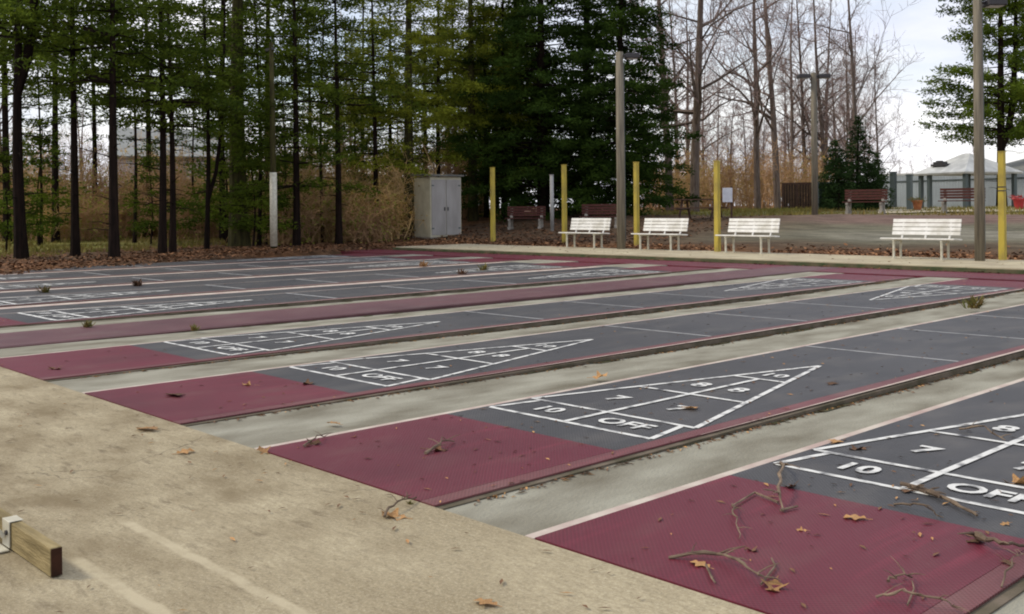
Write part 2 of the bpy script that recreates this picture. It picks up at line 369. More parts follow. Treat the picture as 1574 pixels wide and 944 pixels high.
ca = me.color_attributes.new('cover', 'FLOAT_COLOR', 'POINT'); ca.data.foreach_set('color', [q for c in cols for q in c])
me.polygons.foreach_set('use_smooth', [True]*len(me.polygons))
tag(put('ground', me), kind='structure', label='bare earth and dry grass round the court')

# ------------------------------------------------------------------ courts
Y0, YE = .437, 15.413; YM = (Y0+YE)/2
EL, ER = .712, .812
lanes = [(1, .496), (2, -1.645), (3, -4.116), (4, -6.474), (5, -10.76), (6, -13.44), (7, -16.50), (8, -18.99), (9, -21.55)]
yb, y7, y8, y10, ya = 2.111, 2.511, 3.373, 4.230, 5.110
a7, b7, c7 = .683, .670, .590
def half(y): return a7*(ya-y)/(ya-y7)
def strip(mb, p, q, wd, z):
    p = Vector(p); q = Vector(q); d = (q-p).normalized(); nrm = Vector((-d.y, d.x))*wd/2
    mb.face([(*(p-nrm), z), (*(q-nrm), z), (*(q+nrm), z), (*(p+nrm), z)])
def flip(y): return 2*YM-y
def lane_meshes(LW=.038):
    d = {}
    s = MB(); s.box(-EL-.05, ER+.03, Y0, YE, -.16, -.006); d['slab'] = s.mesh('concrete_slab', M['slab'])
    s = MB()
    s.box(-EL-.052, -EL, Y0-.002, YE+.002, -.05, .002); s.face([(ER-.012, 2.4, .0046), (ER-.008, 2.4, .0046), (ER+.022, 6.0, .0046), (ER+.022, YE-1.5, .0046), (ER-.012, YE-1.5, .0046)]); d['lip'] = s.mesh('concrete_lip', M['lip'])
    s = MB(); s.box(-EL+.001, .70, 1.772, flip(1.772), -.004, .004); d['dark'] = s.mesh('playing_surface', M['dark_tile'])
    for k, fl in (('mat_near', False), ('mat_far', True)):
        s = MB(); y0_, y1_ = (Y0+.002, 1.77) if not fl else (flip(1.77), YE-.002)
        s.box(-EL+.001, .70, y0_, y1_, -.004, .0045); d[k] = s.mesh('shooting_mat', M['red_tile'])
    s = MB(); s.box(.702, ER-.014, Y0+.002, YE-.002, -.004, .0042); d['edge'] = s.mesh('edge_strip', M['edge_tile'])
    for k, fl in (('dia_near', 0), ('dia_far', 1)):
        s = MB(); z = [.0065]
        def ln(x0, yy0, x1, yy1, wd=LW):
            z[0] += .00035
            if fl: x0, x1, yy0, yy1 = -x0, -x1, flip(yy0), flip(yy1)
            strip(s, (x0, yy0), (x1, yy1), wd, z[0])
        ln(-b7, yb, b7, yb); ln(-b7, yb, -c7, y7); ln(b7, yb, c7, y7); ln(-a7, y7, a7, y7)
        ln(-a7, y7, 0, ya); ln(a7, y7, 0, ya); ln(-half(y8), y8, half(y8), y8); ln(-half(y10), y10, half(y10), y10); ln(0, yb, 0, y10)
        d[k] = s.mesh('scoring_triangle', M['line'])
    for k, yf in (('dead1', 6.096), ('dead2', 7.925), ('dead3', 9.754)):
        s = MB(); strip(s, (-EL+.002, yf), (.70, yf), LW, .0062); d[k] = s.mesh('painted_line', M['line_faded'])
    return d
LMN = lane_meshes(); LMF = lane_meshes(.058)
def text_mesh(body, size, sx=1.):
    cu = bpy.data.curves.new('digits', 'FONT'); cu.body = body; cu.size = size; cu.align_x = 'CENTER'; cu.align_y = 'CENTER'; cu.offset = .0058*size/.2
    cu.resolution_u = 3
    o = bpy.data.objects.new('digits', cu); col.objects.link(o)
    dg = bpy.context.evaluated_depsgraph_get(); dg.update()
    me_ = bpy.data.meshes.new_from_object(o.evaluated_get(dg)); bpy.data.objects.remove(o); me_.materials.clear(); me_.materials.append(M['line'])
    for v_ in me_.vertices: v_.co.x *= sx
    return me_
TX = {'10': text_mesh('10', .21, 1.05), 'OFF': text_mesh('OFF', .21, 1.05), '7': text_mesh('7', .23, 1.1), '8': text_mesh('8', .23, 1.1), '1O': text_mesh('10', .20, 1.1)}
NUM = [('10', -.33, 2.305), ('OFF', .31, 2.305), ('7', -.26, 2.90), ('7', .26, 2.90), ('8', -.16, 3.72), ('8', .16, 3.72), ('1O', 0, 4.44)]
ord_ = {1: 'shuffleboard court cut by the frame, twigs and oak leaves on its red mat',
        2: 'second shuffleboard court from the twig-strewn one, whole triangle and 10 OFF readable',
        3: 'third shuffleboard court from the twig-strewn one, red mat with a dark smudge',
        4: 'shuffleboard court bordering the long red walkway on its bench side',
        5: 'shuffleboard court directly across the long red walkway from the paired near ones',
        6: 'second court beyond the long red walkway towards the pines',
        7: 'third court beyond the long red walkway towards the pines',
        8: 'fourth court beyond the long red walkway, next to the one under leaf litter',
        9: 'court beside the pine trunks, half buried under leaf litter'}
for i, cx in lanes:
    LM = LMN if i < 5 else LMF
    L_ = tag(empty('shuffleboard_court', (cx, 0, 0)), ord_[i], 'shuffleboard court', 'shuffleboard courts laid side by side')
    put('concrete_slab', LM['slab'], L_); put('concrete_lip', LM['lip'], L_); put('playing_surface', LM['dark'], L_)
    put('shooting_mat', LM['mat_near'], L_); put('shooting_mat', LM['mat_far'], L_); put('edge_strip', LM['edge'], L_)
    for k in ('dead1', 'dead2', 'dead3'): put('painted_line', LM[k], L_)
    for k in ('dia_near', 'dia_far'):
        T_ = put('scoring_triangle', LM[k], L_)
        for nm, x, y in NUM:
            fl = k == 'dia_far'
            put('painted_number' if nm != 'OFF' else 'painted_word', TX[nm], T_, (-x if fl else x, flip(y) if fl else y, .0105), (0, 0, math.pi if fl else 0))
# gutters between lanes, sunken towards the middle
def gutter(x0, x1, dmax, name='gutter'):
    mb = MB(); n = 24
    for i in range(n):
        ya_, yb_ = Y0+(YE+.4-Y0)*i/n, Y0+(YE+.4-Y0)*(i+1)/n
        def dep(y): return -.012-dmax*sstep(Y0, 6.5, y)*(1-sstep(10.5, YE+.3, y))
        mb.face([(x0, ya_, dep(ya_)), (x1, ya_, dep(ya_)), (x1, yb_, dep(yb_)), (x0, yb_, dep(yb_))])
    tag(mb.build(name, M['gutter']), kind='structure', label='sunken concrete gutter between two courts')
    # mossy dirt line along the slab foot, with the edge's shade painted in
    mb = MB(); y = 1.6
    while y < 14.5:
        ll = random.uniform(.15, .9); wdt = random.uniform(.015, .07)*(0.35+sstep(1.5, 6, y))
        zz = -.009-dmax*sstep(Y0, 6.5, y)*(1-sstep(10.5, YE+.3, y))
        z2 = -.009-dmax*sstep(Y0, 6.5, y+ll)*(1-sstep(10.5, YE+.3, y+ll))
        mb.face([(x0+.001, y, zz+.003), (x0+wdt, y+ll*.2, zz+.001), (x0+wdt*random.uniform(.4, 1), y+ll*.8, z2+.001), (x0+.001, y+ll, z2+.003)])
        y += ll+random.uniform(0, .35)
    tag(mb.build('moss_shade', M['moss_shade']), kind='stuff', label='mossy dirt and painted shade in the gutter corner')
for (i, c1), (j, c2) in zip(lanes, lanes[1:]):
    if i == 4: continue
    if i > 4:
        gm = c2+ER+.034+.40
        mb = MB(); mb.box(c2+ER+.034, gm-.002, 1.3, flip(1.3), -.16, -.008); tag(mb.build('gutter', M['lip']), 'pale worn concrete gutter beside a far court', kind='structure')
        mb = MB(); mb.box(gm, c1-EL-.054, 1.3, flip(1.3), -.16, .002)
        tag(mb.build('path', M['dark_tile']), 'dark tiled strip filling the gap between two far courts', kind='structure')
        mb = MB(); mb.box(c2+ER+.034, c1-EL-.054, Y0, 1.296, -.16, -.001); mb.box(c2+ER+.034, c1-EL-.054, flip(1.296), YE+.4, -.16, -.001)
        tag(mb.build('slab', M['gutter']), 'bare concrete at the end of a tiled strip', kind='structure'); continue
    gutter(c2+ER+.03, c1-EL-.05, .038)
gutter(.496+ER+.03, 3.6, .01)
gutter(-8.0, -6.474-EL-.05, .03)
gutter(-10.76+ER+.03, -9.27, .03)
mb = MB(); mb.box(-9.26, -8.06, Y0, YE+1.9, -.16, -.001); mb.box(-8.058, -8.0, Y0, YE+.4, -.16, -.004)
o = mb.build('path', M['walk_tile']); tag(o, 'long red walkway splitting the courts into two blocks', kind='structure')
mb = MB(); mb.box(-24.5, -9.264, YE+.42, YE+1.94, -.16, -.002); mb.box(-7.996, 4.5, YE+.42, YE+1.94, -.16, -.002)
mb.box(-8.056, -7.998, YE+.42, YE+1.94, -.16, -.003)
tag(mb.build('path', M['red_tile']), 'red walkway across the far ends of the courts', kind='structure')
mb = MB(); mb.box(-30, 9, -9, Y0-.004, -.16, .0)
tag(mb.build('apron', M['apron']), 'weathered tan concrete apron at the near ends of the courts', kind='structure')
# raised sidewalk with dark green face and joints
mb = MB(); x = -23.6
while x < 6:
    mb.box(x+.006, x+1.494, 17.40, 20.35, -.16, .10+random.uniform(-.003, .003)); x += 1.5
tag(mb.build('sidewalk', M['sidewalk'], bevel=.008), 'raised concrete walk carrying the white benches', kind='structure')
mb = MB(); mb.box(-23.7, 6.2, 17.36, 17.397, -.16, .075)
tag(mb.build('kerb', M['curb_face']), 'dark green kerb face below the raised walk', kind='structure')

# ------------------------------------------------------------------ litter as stuff
def leaf_quads(mb, x, y, z, s, flat=.5):
    a = random.uniform(0, 6.28); ti = random.uniform(-flat, flat); tj = random.uniform(-flat, flat)
    dx, dy = math.cos(a)*s, math.sin(a)*s; ex, ey = -dy*.6, dx*.6
    zc = z+.003+abs(ti)*s*.6
    mb.face([(x-dx, y-dy, zc-ti*s*.5), (x+ex*.8, y+ey*.8, zc+tj*s*.5), (x+dx, y+dy, zc+ti*s*.5), (x-ex*.8, y-ey*.8, zc-tj*s*.4)])
mb = MB()
for k in range(15000):
    y = random.uniform(-3, 20.3)
    x = edge_x(y) - abs(random.gauss(0, 3.2)) + random.gauss(0, .25)
    z = max(ground(x, y), .004)
    mb.cm = 1 if random.random() < .15 else 0
    leaf_quads(mb, x, y, z, random.uniform(.03, .07), .8)
tag(mb.build('leaf_litter', [M['litter'], M['litter_bright']]), 'brown fallen leaves under the pines', kind='stuff')
mb = MB()
for k in range(6500):
    x = random.uniform(-27, 2); y = 20.4+abs(random.gauss(0, .8))
    mb.cm = 1 if random.random() < .5 else 0
    if mnoise.noise(Vector((x*.5, y*.5, 2))) < -.2 and random.random() < .8: continue
    leaf_quads(mb, x, y, ground(x, y)+.02, random.uniform(.03, .07), .9)
for k in range(5000):
    y = 21+abs(random.gauss(0, 4)); x = random.uniform(-36, -17)
    leaf_quads(mb, x, y, ground(x, y)+.01, random.uniform(.04, .08), .7)
for k in range(500):
    x = random.uniform(-23, 0); leaf_quads(mb, x, 17.34-abs(random.gauss(0, .07)), 0, random.uniform(.02, .05), .6)
for k in range(160):
    x = random.uniform(-23, 0); leaf_quads(mb, x, random.uniform(17.6, 20.3), .102, random.uniform(.02, .04), .5)
tag(mb.build('leaf_litter', [M['litter'], M['litter_bright']]), 'rust brown leaves drifted behind the raised walk', kind='stuff')
mb = MB()
for k in range(2600):                                           # crumbs, pine needles and grit on the court
    x = random.uniform(-20, 2); y = random.uniform(-2, 15.5)
    if k % 7 == 0: x = random.uniform(-3.5, 1.6); y = abs(random.gauss(0, 3.))
    s = random.uniform(.006, .02); a = random.uniform(0, 3.14)
    mb.cm = random.choice((0, 0, 1)); z = .009
    inl = any(c-EL < x < c+ER for _, c in lanes)
    if not inl and y > Y0: continue
    dx, dy = math.cos(a)*s*1.6, math.sin(a)*s*1.6
    mb.face([(x-dx, y-dy, z), (x+dy*.25, y-dx*.25, z+.004), (x+dx, y+dy, z), (x-dy*.25, y+dx*.25, z+.001)])
for k in range(2600):                                           # dirt and needles gathered along the slab feet
    i_ = random.randint(1, 3); x = lanes[i_][1]+ER+.035+abs(random.gauss(0, .03)); y = random.uniform(.6, 15); s = random.uniform(.006, .018); a = random.uniform(0, 3.14)
    z = -.008-.038*sstep(Y0, 6.5, y)*(1-sstep(10.5, YE+.3, y)); mb.cm = 0 if random.random() < .8 else 1
    dx, dy = math.cos(a)*s*1.6, math.sin(a)*s*1.6
    mb.face([(x-dx, y-dy, z), (x+dy*.25, y-dx*.25, z+.006), (x+dx, y+dy, z), (x-dy*.25, y+dx*.25, z+.002)])
tag(mb.build('debris', [M['leaf_brown'], M['leaf_tan']]), 'scattered crumbs of dry leaf on the courts', kind='stuff')
mb = MB()
for k in range(26000):
    if k % 3:
        x = random.uniform(-60, -27); y = random.uniform(-6, 22)
        if edge_x(min(max(y, -3), 30))-x < 6: continue
    else:
        x = random.uniform(-45, -8); y = random.uniform(31, 48)
    if mnoise.noise(Vector((x*.25, y*.25, 5))) < -.25: continue
    z = ground(x, y); h = random.uniform(.06, .20); a = random.uniform(0, 6.28); w_ = .03
    dx, dy = math.cos(a)*w_, math.sin(a)*w_
    mb.face([(x-dx, y-dy, z), (x+dx, y+dy, z), (x+random.gauss(0, .05), y+random.gauss(0, .05), z+h)])
tag(mb.build('grass', M['grass']), 'yellow green winter grass beyond the trees', kind='stuff')

# ------------------------------------------------------------------ trees
def rv(): return Vector((random.gauss(0, 1), random.gauss(0, 1), random.gauss(0, 1)))
def blades(mb, p, n, spread, ln, wd, flat=.55):
    for _ in range(n):
        q = p+Vector((random.gauss(0, spread), random.gauss(0, spread), random.gauss(0, spread*flat)))
        d = rv(); d.z *= .6; d = d.normalized()*ln*random.uniform(.6, 1.3)
        s_ = d.cross(rv()); s_ = s_.normalized()*wd if s_.length > 1e-6 else Vector((wd, 0, 0))
        n0 = len(mb.v); mb.v += [tuple(q-s_), tuple(q+s_), tuple(q+d)]; mb.f.append((n0, n0+1, n0+2)); mb.mi.append(mb.cm)
def pine(seed, h, h0, rad, blen, nwh, dens, droop=.05, lean=(0, 0), fork=None, bark='bark', leafm='needle', tuft=.11, clump=3, ln=.17, wd=.028, stubs=10, taper=1., gap=0.):
    """returns trunk mesh, crown mesh"""
    random.seed(seed)
    tr = MB(); cr_ = MB(); pts = []; rad_ = []
    n = 12
    wob = (random.uniform(-.10, .10), random.uniform(-.10, .10))
    for i in range(n+1):
        t = i/n; z = h*t
        pts.append(Vector((lean[0]*z+wob[0]*math.sin(t*5), lean[1]*z+wob[1]*math.sin(t*4+1), z-.15 if i == 0 else z)))
        rad_.append(rad*(1.25 if i == 0 else 1)*(1-t*.8))
    tr.tube(pts, rad_, 8)
    def at(z):
        t = max(0, min(.999, z/h))*n; i = int(t); return pts[i].lerp(pts[i+1], t-i)
    if fork:
        zf, dx, dy = fork; p0 = at(zf)
        fp = [p0, p0+Vector((dx*.6, dy*.6, .9)), p0+Vector((dx, dy, 2.2)), p0+Vector((dx*1.3, dy*1.3, 5)), p0+Vector((dx*1.5, dy*1.5, h-zf))]
        tr.tube(fp, [rad*.8, rad*.75, rad*.7, rad*.5, rad*.15], 7)
    for k in range(stubs):
        z = random.uniform(.8, h0+1.5); a = random.uniform(0, 6.28); l_ = random.uniform(.3, 1.5); p = at(z)
        d = Vector((math.cos(a), math.sin(a), random.uniform(-.15, .3)))
        tr.tube([p, p+d*l_*.6, p+d*l_+Vector((0, 0, -.08))], [.022, .014, .006], 3, False)
    for wk in range(nwh):
        z = h0+(h-h0)*(wk+random.uniform(0, .6))/nwh
        if random.random() < gap: continue
        f_ = 1-((z-h0)/(h-h0))**1.3*taper*.85
        nb = random.randint(3, 6); a0 = random.uniform(0, 6.28)
        for b in range(nb):
            a = a0+6.28*b/nb+random.uniform(-.35, .35)
            l_ = blen*f_*random.uniform(.55, 1.15); p = at(z)
            rise_ = random.uniform(-.08, .22)
            bp = [p]
            for q in range(1, 5):
                t = q/4
                bp.append(p+Vector((math.cos(a)*l_*t, math.sin(a)*l_*t, l_*(rise_*t-droop*t*t*2)))+Vector((random.gauss(0, .04), random.gauss(0, .04), random.gauss(0, .03)))*l_*.5)
            tr.tube(bp, [.03*l_/2.5+.006, .022*l_/2.5+.005, .014, .009, .004], 3, False)
            nc = max(3, int(dens*l_))
            for c in range(nc):
                t = random.uniform(.28, 1.0)**.8; i_ = min(3, int(t*4)); q = bp[i_].lerp(bp[i_+1], t*4-i_)
                side = random.gauss(0, .17)*l_*(1.15-t)
                q = q+Vector((-math.sin(a)*side, math.cos(a)*side, random.gauss(0, .05)))
                blades(cr_, q, clump*2, tuft, ln, wd)
    return tr.mesh('trunk', M[bark]), cr_.mesh('crown', M[leafm])
def bare(seed, h, rad, spread=.5, lean=0., first=.3, bark='bark_grey', kids=(15, 6, 5), tw='twig', upb=.35, twr=.010):
    random.seed(seed); mb = MB()
    def grow(p, d, l_, r, lev):
        n = 6 if lev == 0 else (4 if lev == 1 else 3)
        pts = [p]; q = p; dd = d.normalized(); rr = [r]
        for i in range(n):
            j = .025 if lev == 0 else .20
            dd = (dd+rv()*j+Vector((0, 0, .05 if lev else .02))).normalized(); q = q+dd*l_/n; pts.append(q); rr.append(max(r*(1-(i+1)/n*.82), .005))
        mb.cm = 0 if lev < 2 else 1
        mb.tube(pts, rr, 8 if lev == 0 else (4 if lev == 1 else 3), False)
        if lev >= len(kids): return
        k = kids[lev]
        for c in range(k):
            t = (first+(1-first)*(c+random.random())/k) if lev == 0 else random.uniform(.2, 1)
            x_ = min(t, .999)*n; i = int(x_); pp = pts[i].lerp(pts[i+1], x_-i); ax = (pts[i+1]-pts[i]).normalized()
            a = random.uniform(0, 6.28); side = ax.cross(Vector((math.cos(a), math.sin(a), .3))).normalized()
            nd = (side*random.uniform(.6, 1.1)+ax*random.uniform(.35, .9)+Vector((0, 0, upb*random.uniform(0, 1))))
            ll = (h*spread*(1.15-t)*random.uniform(.5, 1) if lev == 0 else l_*random.uniform(.3, .6))
            rc = rr[i]*random.uniform(.35, .6) if lev == 0 else max(rr[i]*.5, twr)
            grow(pp, nd, ll, max(rc, twr), lev+1)
    grow(Vector((0, 0, -.2)), Vector((lean, 0, 1)), h, rad, 0)
    return mb
def split_bare(seed, *a, **k):
    mb = bare(seed, *a, **k); t = MB(); c = MB()
    # trunk and first limbs in one mesh, the twig crown in another
    for dst, which in ((t, 0), (c, 1)):
        fs = [f_ for f_, m__ in zip(mb.f, mb.mi) if m__ == which]; used = {}; 
        for f_ in fs:
            for i in f_:
                if i not in used: used[i] = len(used); dst.v.append(mb.v[i])
            dst.f.append(tuple(used[i] for i in f_)); dst.mi.append(0)
    return t.mesh('trunk', M[k.get('bark', 'bark_grey')]), c.mesh('crown', M[k.get('tw', 'twig')])
def plant_tree(name, meshes, p, label, cat, group, rz=0, s=1., sz=None, mats=None):
    e = tag(empty(name, p, rz), label, cat, group); e.scale = (s, s, sz or s)
    put('trunk', meshes[0], e); put('crown', meshes[1], e); return e

GF = 'row of pines along the court'
PV = {   # tall pines with high crowns (wooded side)
 'hiA': pine(11, 10.5, 3.9, .15, 3.7, 13, 6, stubs=16, gap=.25, tuft=.17, clump=6, ln=.15, wd=.034, droop=.02),
 'hiB': pine(12, 10.5, 5.0, .13, 3.4, 12, 6, stubs=12, gap=.25, tuft=.18, clump=6, ln=.15, wd=.034, droop=.0),
 'hiC': pine(13, 10.5, 4.3, .12, 3.2, 12, 6, stubs=14, gap=.25, tuft=.16, clump=6, ln=.15, wd=.034, droop=.03),
 'back': pine(24, 16.0, 7.0, .15, 3.6, 13, 6, stubs=20, gap=.2, tuft=.2, clump=6, ln=.18, wd=.045, droop=.02),
 'fork': pine(14, 10.5, 4.6, .17, 3.8, 13, 6, fork=(4.6, .42, -.05), stubs=12, gap=.15, tuft=.17, clump=6, ln=.15, wd=.034, droop=.02),
 'forkS': pine(15, 11.0, 4.0, .085, 2.6, 12, 6, tuft=.16, clump=6, ln=.15, wd=.034, fork=(1.6, .42, .1), stubs=8, gap=.1),
 'loA': pine(16, 12.5, 2.1, .14, 3.1, 18, 7, tuft=.16, clump=6, ln=.15, wd=.034, gap=.1, leafm='needle', stubs=6),
 'loB': pine(17, 12.0, 2.8, .12, 3.2, 16, 7, tuft=.17, clump=6, ln=.15, wd=.034, gap=.12, leafm='needle_yellow', stubs=6),
 'big': pine(18, 15.0, 1.2, .33, 2.6, 22, 7, tuft=.16, clump=6, ln=.15, wd=.034, gap=.15, bark='bark_green', leafm='needle', stubs=8),
 'bigY': pine(19, 15.0, 2.9, .24, 3.5, 19, 7, tuft=.17, clump=6, ln=.16, wd=.036, gap=.1, bark='bark_green', leafm='needle_yellow', stubs=8),
 'thin': pine(20, 10.0, 3.8, .07, 1.6, 11, 9, stubs=8),
 'dense': pine(21, 15.5, .5, .25, 4.6, 44, 13, droop=.09, leafm='needle_dark', tuft=.15, ln=.2, wd=.04, clump=3, taper=.9),
 'denseB': pine(22, 14.0, .6, .22, 3.9, 40, 13, droop=.07, leafm='needle_dark', tuft=.15, ln=.2, wd=.04, clump=3, taper=.9),
 'denseG': pine(23, 13.0, 1.0, .20, 3.4, 28, 9, droop=.06, leafm='needle', tuft=.18, clump=5, ln=.19, wd=.042),
}
FR = [  # u, r, variant, scale, rz, label
 (33, 31.4, 'fork', 1.0, 1.25, 'stout dark pine whose trunk forks, first of the row at the picture edge'),
 (115, 32.3, 'hiB', 1., .7, 'slim straight pine next after the forked first trunk'),
 (176, 30.4, 'hiA', .95, 2.1, 'dark pine standing closest to the court edge, before the twin trunks'),
 (250, 32.6, 'hiC', 1.05, 4.0, 'straighter trunk of the touching twin pines'),
 (264, 33.0, 'hiC', .9, 5.3, 'thinner leaning trunk of the touching twin pines'),
 (318, 34.9, 'forkS', 1., .95, 'small pine splitting low into two thin stems'),
 (369, 37.0, 'big', 1., 1.9, 'thick mossy pine with low green boughs beside the white pole'),
 (398, 37.4, 'thin', 1.1, 1.0, 'thin stem just past the thick mossy pine'),
 (456, 36.0, 'loA', .95, 3.1, 'dark pine just past the white pole with drooping low boughs'),
 (498, 40.0, 'thin', 1.1, 3.7, 'very thin pine stem between two darker trunks'),
 (520, 37.5, 'hiB', 1.0, 5.1, 'straight dark pine midway between white pole and shed'),
 (577, 41.0, 'loB', .95, .2, 'slender pine with yellow green boughs nearer the shed'),
 (631, 42.5, 'bigY', 1., 2.2, 'tall mossy pine touching the storage shed'),
 (676, 46.5, 'loB', 1., 3.3, 'pine rising directly behind the storage shed'),
 (727, 46.0, 'bigY', .95, 4.6, 'thick pine just past the storage shed'),
 (748, 47.5, 'loB', 1.05, .5, 'pine between the shed and the first yellow post'),
 (776, 46.0, 'loA', 1., 1.3, 'dark pine right behind the first yellow post'),
]
for u, r, vv, s, rz, lb in FR: plant_tree('pine_tree', PV[vv], spot(u, r), lb, 'pine tree', GF, rz, s)
random.seed(31)
GB = 'pines in the second row'
back = [(62, 43, 'thin'), (88, 47, 'back'), (145, 52, 'back'), (207, 44, 'thin'), (228, 54, 'back'), (300, 50, 'thin'), (345, 46, 'back'), (415, 48, 'back'), (437, 44, 'thin'), (478, 50, 'loB'),
        (545, 49, 'thin'), (560, 55, 'loB'), (602, 52, 'loA'), (655, 55, 'hiA'), (700, 54, 'loB'), (765, 58, 'loA'), (10, 50, 'back'), (690, 62, 'loB'), (740, 66, 'denseG'), (-25, 40, 'hiA'), (800, 56, 'denseG')]
for u, r, vv in back:
    plant_tree('pine_tree', PV[vv], spot(u, r), 'pine in the woods behind the front row of trunks', 'pine tree', GB, random.uniform(0, 6), random.uniform(.9, 1.15))
for u, r, vv, s, rz, lb in ((835, 45, 'dense', 1., 0, 'huge dark evergreen filling the sky behind the second yellow post'), (905, 47, 'dense', 1.02, 2, 'dark evergreen between two yellow posts, hidden low by the white bench'),
                            (957, 44, 'denseB', .92, 4, 'dark evergreen reaching out behind the tall grey lamp pole'), (797, 50, 'denseG', 1.0, 1, 'lighter green evergreen leaning into the dark ones')):
    plant_tree('evergreen_tree', PV[vv], spot(u, r), lb, 'evergreen tree', 'dense evergreens behind the benches', rz, s)
# layered pine at the picture's right edge
PR = pine(40, 14.5, 3.4, .24, 4.1, 21, 15, droop=-.02, leafm='needle', tuft=.2, ln=.2, wd=.040, clump=4, gap=.1, taper=.75, fork=(3.0, .6, .2))
plant_tree('pine_tree', PR, spot(1541, 58), 'open layered pine standing behind the white roofed building', 'pine tree', None, .6)
plant_tree('pine_tree', PR, spot(1606, 64), 'second layered pine, mostly cut off beside the building', 'pine tree', None, 2.6, .95)
# small spruces by the dark screen fence
SP = [pine(51, 5.4, .15, .09, 1.75, 30, 16, droop=.10, leafm='needle_spruce', tuft=.09, ln=.13, wd=.03, taper=1.15, stubs=0),
      pine(52, 3.3, .15, .07, 1.5, 20, 16, droop=.10, leafm='needle_spruce', tuft=.09, ln=.13, wd=.03, taper=1.1, stubs=0)]
plant_tree('spruce_tree', SP[0], spot(1320, 52), 'small pointed spruce in front of the dark screen fence', 'spruce tree', None, 0, 1., .84)
plant_tree('spruce_tree', SP[1], spot(1288, 51), 'squat bushy spruce at the foot of the pointed one', 'spruce tree', None, 2, 1)
plant_tree('spruce_tree', SP[1], spot(1345, 53.5), 'low spruce against the end of the white fence', 'spruce tree', None, 4, .85)
# bare trees
BV = [split_bare(61, 17, .20, .40, first=.22, kids=(20, 9, 6), upb=.1), split_bare(62, 16, .17, .42, first=.2, kids=(22, 8, 5), upb=.2), split_bare(63, 19, .25, .44, first=.2, kids=(24, 10, 6), upb=.0),
      split_bare(64, 15, .14, .52, first=.22, upb=.5, kids=(14, 8, 6)), split_bare(65, 11, .08, .38, first=.12, kids=(20, 8, 6), upb=.5)]
bt = [(1030, 58, 2, .95, 'broad bare tree just past the dark evergreens'), (1068, 52, 2, 1.0, 'dark thick bare tree with long level boughs behind the picnic table'),
      (1165, 60, 0, 1.0, 'straight bare tree behind the small sign'), (1196, 62, 0, 1.1, 'reddish leaning bare tree by the brown panel fence'),
      (1240, 74, 1, 1.0, 'thin bare tree behind the twin headed lamp'), (1322, 66, 3, 1.15, 'pale many-limbed bare tree over the pointed spruce'),
      (1352, 78, 4, 1.1, 'small bare tree over the end of the white fence')]
for u, r, k, s, lb in bt: plant_tree('bare_tree', BV[k], spot(u, r), lb, 'bare tree', 'bare trees behind the benches', random.uniform(0, 6), s)
random.seed(78)
YP = [pine(31, 5.2, .7, .045, 1.7, 12, 7, tuft=.16, clump=5, ln=.15, wd=.034, gap=.1, stubs=2), pine(32, 4.2, .5, .04, 1.4, 10, 7, tuft=.15, clump=5, ln=.15, wd=.034, gap=.1, stubs=2)]
for u, r in ((8, 37), (62, 43), (232, 42), (345, 41), (388, 36), (412, 38.5), (436, 40), (548, 44), (655, 50)):
    plant_tree('pine_tree', YP[random.randint(0, 1)], spot(u, r), 'young understory pine with thin green boughs among the trunks', 'pine tree', 'young pines in the understory', random.uniform(0, 6), random.uniform(.8, 1.2))
for k in range(46):
    u = -40+k*18+random.uniform(-9, 9); r = random.uniform(78, 105)
    plant_tree('bare_tree', BV[random.choice((1, 3, 4, 4))], spot(u, r), 'hazy bare tree far behind the pine row', 'bare tree', 'bare trees far behind the pines', random.uniform(0, 6), random.uniform(.42, .68))
random.seed(77)
for k in range(46):
    u = random.uniform(985, 1340) if k < 34 else random.uniform(0, 980); r = random.uniform(72, 120)
    plant_tree('bare_tree', BV[random.choice((0, 1, 3, 4, 4))], spot(u, r), 'thin bare tree in the woodland far behind', 'bare tree', 'far bare trees', random.uniform(0, 6), random.uniform(.7, 1.1))
for k in range(14):
    u = random.uniform(1290, 1600); r = random.uniform(115, 150)
    plant_tree('bare_tree', BV[random.choice((3, 4))], spot(u, r), 'low bare tree on the skyline behind the fenced yard', 'bare tree', 'skyline bare trees', random.uniform(0, 6), random.uniform(.35, .55))
# brushwood
def shrub(seed, h, wdt, n, leaf=.6, m1='brush', m2='brush_leaf'):
    random.seed(seed); mb = MB(); lf = MB()
    for k in range(n):
        a = random.uniform(0, 6.28); r0 = random.uniform(0, wdt*.35); p = Vector((math.cos(a)*r0, math.sin(a)*r0, -.1))
        d = Vector((math.cos(a)*random.uniform(0, .5), math.sin(a)*random.uniform(0, .5), 1)); hh = h*random.uniform(.5, 1)
        pts = [p]; 
        for i in range(5):
            d = (d+rv()*.16).normalized(); pts.append(pts[-1]+d*hh/5)
        mb.tube(pts, [.022, .018, .014, .011, .008, .005], 3, False)
        for q in range(10):
            i = random.randint(1, 4); pp = pts[i].lerp(pts[i+1], random.random()); dd = (rv()*.8+Vector((0, 0, .5))).normalized()*random.uniform(.3, .9)
            e = pp+dd+Vector((0, 0, random.uniform(-.2, .1)))
            mb.tube([pp, pp+dd*.5+rv()*.05, e], [.009, .007, .005], 3, False)
            for w_ in range(3):
                g2 = pp.lerp(e, random.uniform(.3, 1)); mb.tube([g2, g2+rv().normalized()*random.uniform(.15, .4)], [.006, .004], 3, False)
            if random.random() < leaf: blades(lf, e, 4, .12, .09, .03)
    return mb.mesh('stems', M[m1]), lf.mesh('leaves', M[m2])
SV = [shrub(81, 3.6, 2.4, 26), shrub(82, 2.6, 2.2, 24, .9), shrub(83, 4.6, 2.6, 24, .5), shrub(84, 1.8, 2.0, 24, 1., 'brush_red', 'olive_leaf'), shrub(85, 3.4, 2.8, 16, .4, 'brush_red', 'olive_leaf'), shrub(86, 4.4, 2.2, 12, .3, 'brush_red', 'brush_leaf')]
